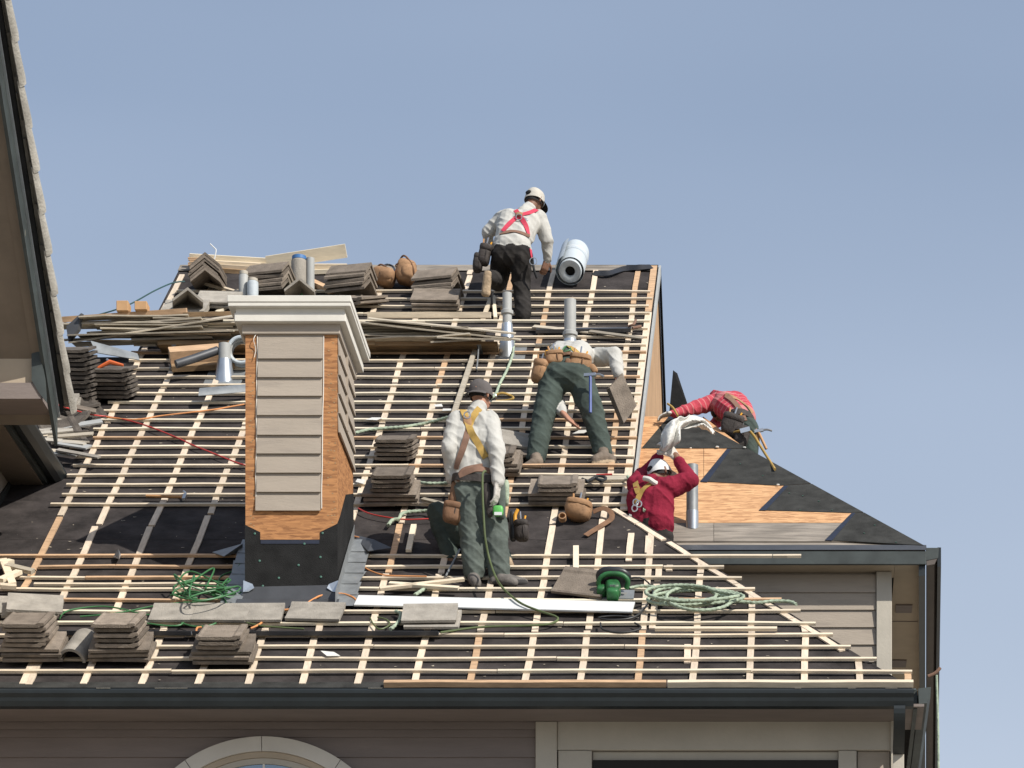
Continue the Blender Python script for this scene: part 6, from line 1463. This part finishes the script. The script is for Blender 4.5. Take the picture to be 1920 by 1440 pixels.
rope([(660, 1005), (678, 1010), (690, 1020), (692, 1034)], 0.008, 'cable_orange', 'short orange cord at the right side of the chimney foot', 'cord', 'cord')
rope([(640, 1062), (650, 1055), (668, 1052), (690, 1068), (720, 1078), (760, 1080), (800, 1081)], 0.006, 'cable_orange', 'thin orange cord over the step flashing and battens', 'cord', 'cord')
rope([(1181, 1084, 0.09), (1200, 1083, 0.09), (1215, 1092), (1224, 1110), (1216, 1130), (1200, 1150), (1178, 1160), (1140, 1162), (1122, 1158), (1150, 1155), (1185, 1157)], 0.007, 'cable_black', 'black power cord of the green saw', 'cord', 'cord')
rope([(1126, 1168), (1130, 1180), (1160, 1186), (1190, 1183), (1202, 1176), (1190, 1168)], 0.007, 'cable_black', 'loop of black cord on the felt below the saw', 'cord', 'cord')
rope([(694, 1158), (700, 1170), (712, 1180), (730, 1172), (726, 1162), (708, 1157)], 0.006, 'hose_olive', 'small loop of olive cord below the white board', 'cord', 'cord')
m = MB(); m.tube(spline([P(120, 604, PY+0.3), P(185, 590, PY+0.3), P(240, 572, PY+0.35), P(290, 545, PY+0.6), P(325, 530, PY+0.9), P(346, 528, PY+1.0)], 0.05), 0.007, 8); tag(obj('rope', m, 'rope_teal'), 'thin dark green line stretched from the left pile to the ridge', 'rope')
m = MB(); m.tube(spline([P(1347, 819, 31.3), P(1370, 812, 31.2), P(1400, 807, 31.1), P(1412, 815, 31.1), P(1428, 840, 31.0), P(1453, 880, 30.3)], 0.04), 0.012, 8); tag(obj('rope', m, 'yellow_strap'), "tan rope from the striped man's belt to the hip", 'rope')
m = MB(); m.tube(spline([P(1252, 757, 31.3), P(1262, 765, 31.2), P(1271, 780, 31.0)], 0.02), 0.010, 8); tag(obj('rope', m, 'yellow_strap'), 'tan rope end beside the outstretched striped sleeve', 'rope')
m = MB(); m.tube(spline([P(1756, 1266, 28.6), P(1757, 1300, 28.6), P(1759, 1370, 28.6), P(1760, 1500, 28.6)], 0.1), 0.010, 8); tag(obj('rope', m, 'rope_pale'), 'thin pale rope hanging straight down from the corner gutter', 'rope')
m = MB(); m.tube(spline([P(1740, 1268, 28.6), P(1750, 1264, 28.6), P(1757, 1259, 28.6), P(1763, 1252, 28.6)], 0.02), 0.014, 8); tag(obj('torn_strip', m, 'brown_strap'), 'torn strip sticking out at the corner gutter above the hanging rope', 'strip')
# white scraps
for px, py, lb in ((822, 762, 'white paper scrap left of the grey cap'), (838, 771, 'second white scrap above the shoulder of the grey cap man'), (702, 786, 'white scrap of foam beside the chimney'), (676, 905, 'white scrap bag beside the chimney side stack'), (620, 1228, 'pale diamond shaped scrap on the felt near the eave'), (1090, 812, "white scrap under the bending man's open hand")):
    a = rnd.uniform(0, 3); c = R(px, py, 0.05)
    m = MB(); m.prism([c+Vector((0.07*math.cos(a+k*1.57)*(1.3 if k % 2 else 0.6), 0, 0))+UPH*0.05*math.sin(a+k*1.57)+NRM*0.02*rnd.random() for k in range(4)], NRM*0.003)
    tag(obj('paper_scrap', m, 'cloth_white'), lb, 'scrap')
# sawdust and chips nobody could count
m = MB()
for i in range(480):
    v = rnd.uniform(0.05, 10.5); u = rnd.uniform(-6.4, hip_u(v) if v < VH else UR)
    s_ = rnd.uniform(0.003, 0.011); a = rnd.uniform(0, 3); w = 0.0105
    c, d = math.cos(a), math.sin(a)
    m.add([RF(u+(x*c-y*d)*s_*1.6, v+(x*d+y*c)*s_, w+0.003*rnd.random()) for x, y in ((-1, -.6), (1, -.5), (.8, .6), (-.9, .5))], [(0, 1, 2, 3)])
o = stuff(obj('wood_chips', m, 'chips')); o['label'] = 'pale wood chips scattered over the black felt'; o['category'] = 'wood chips'
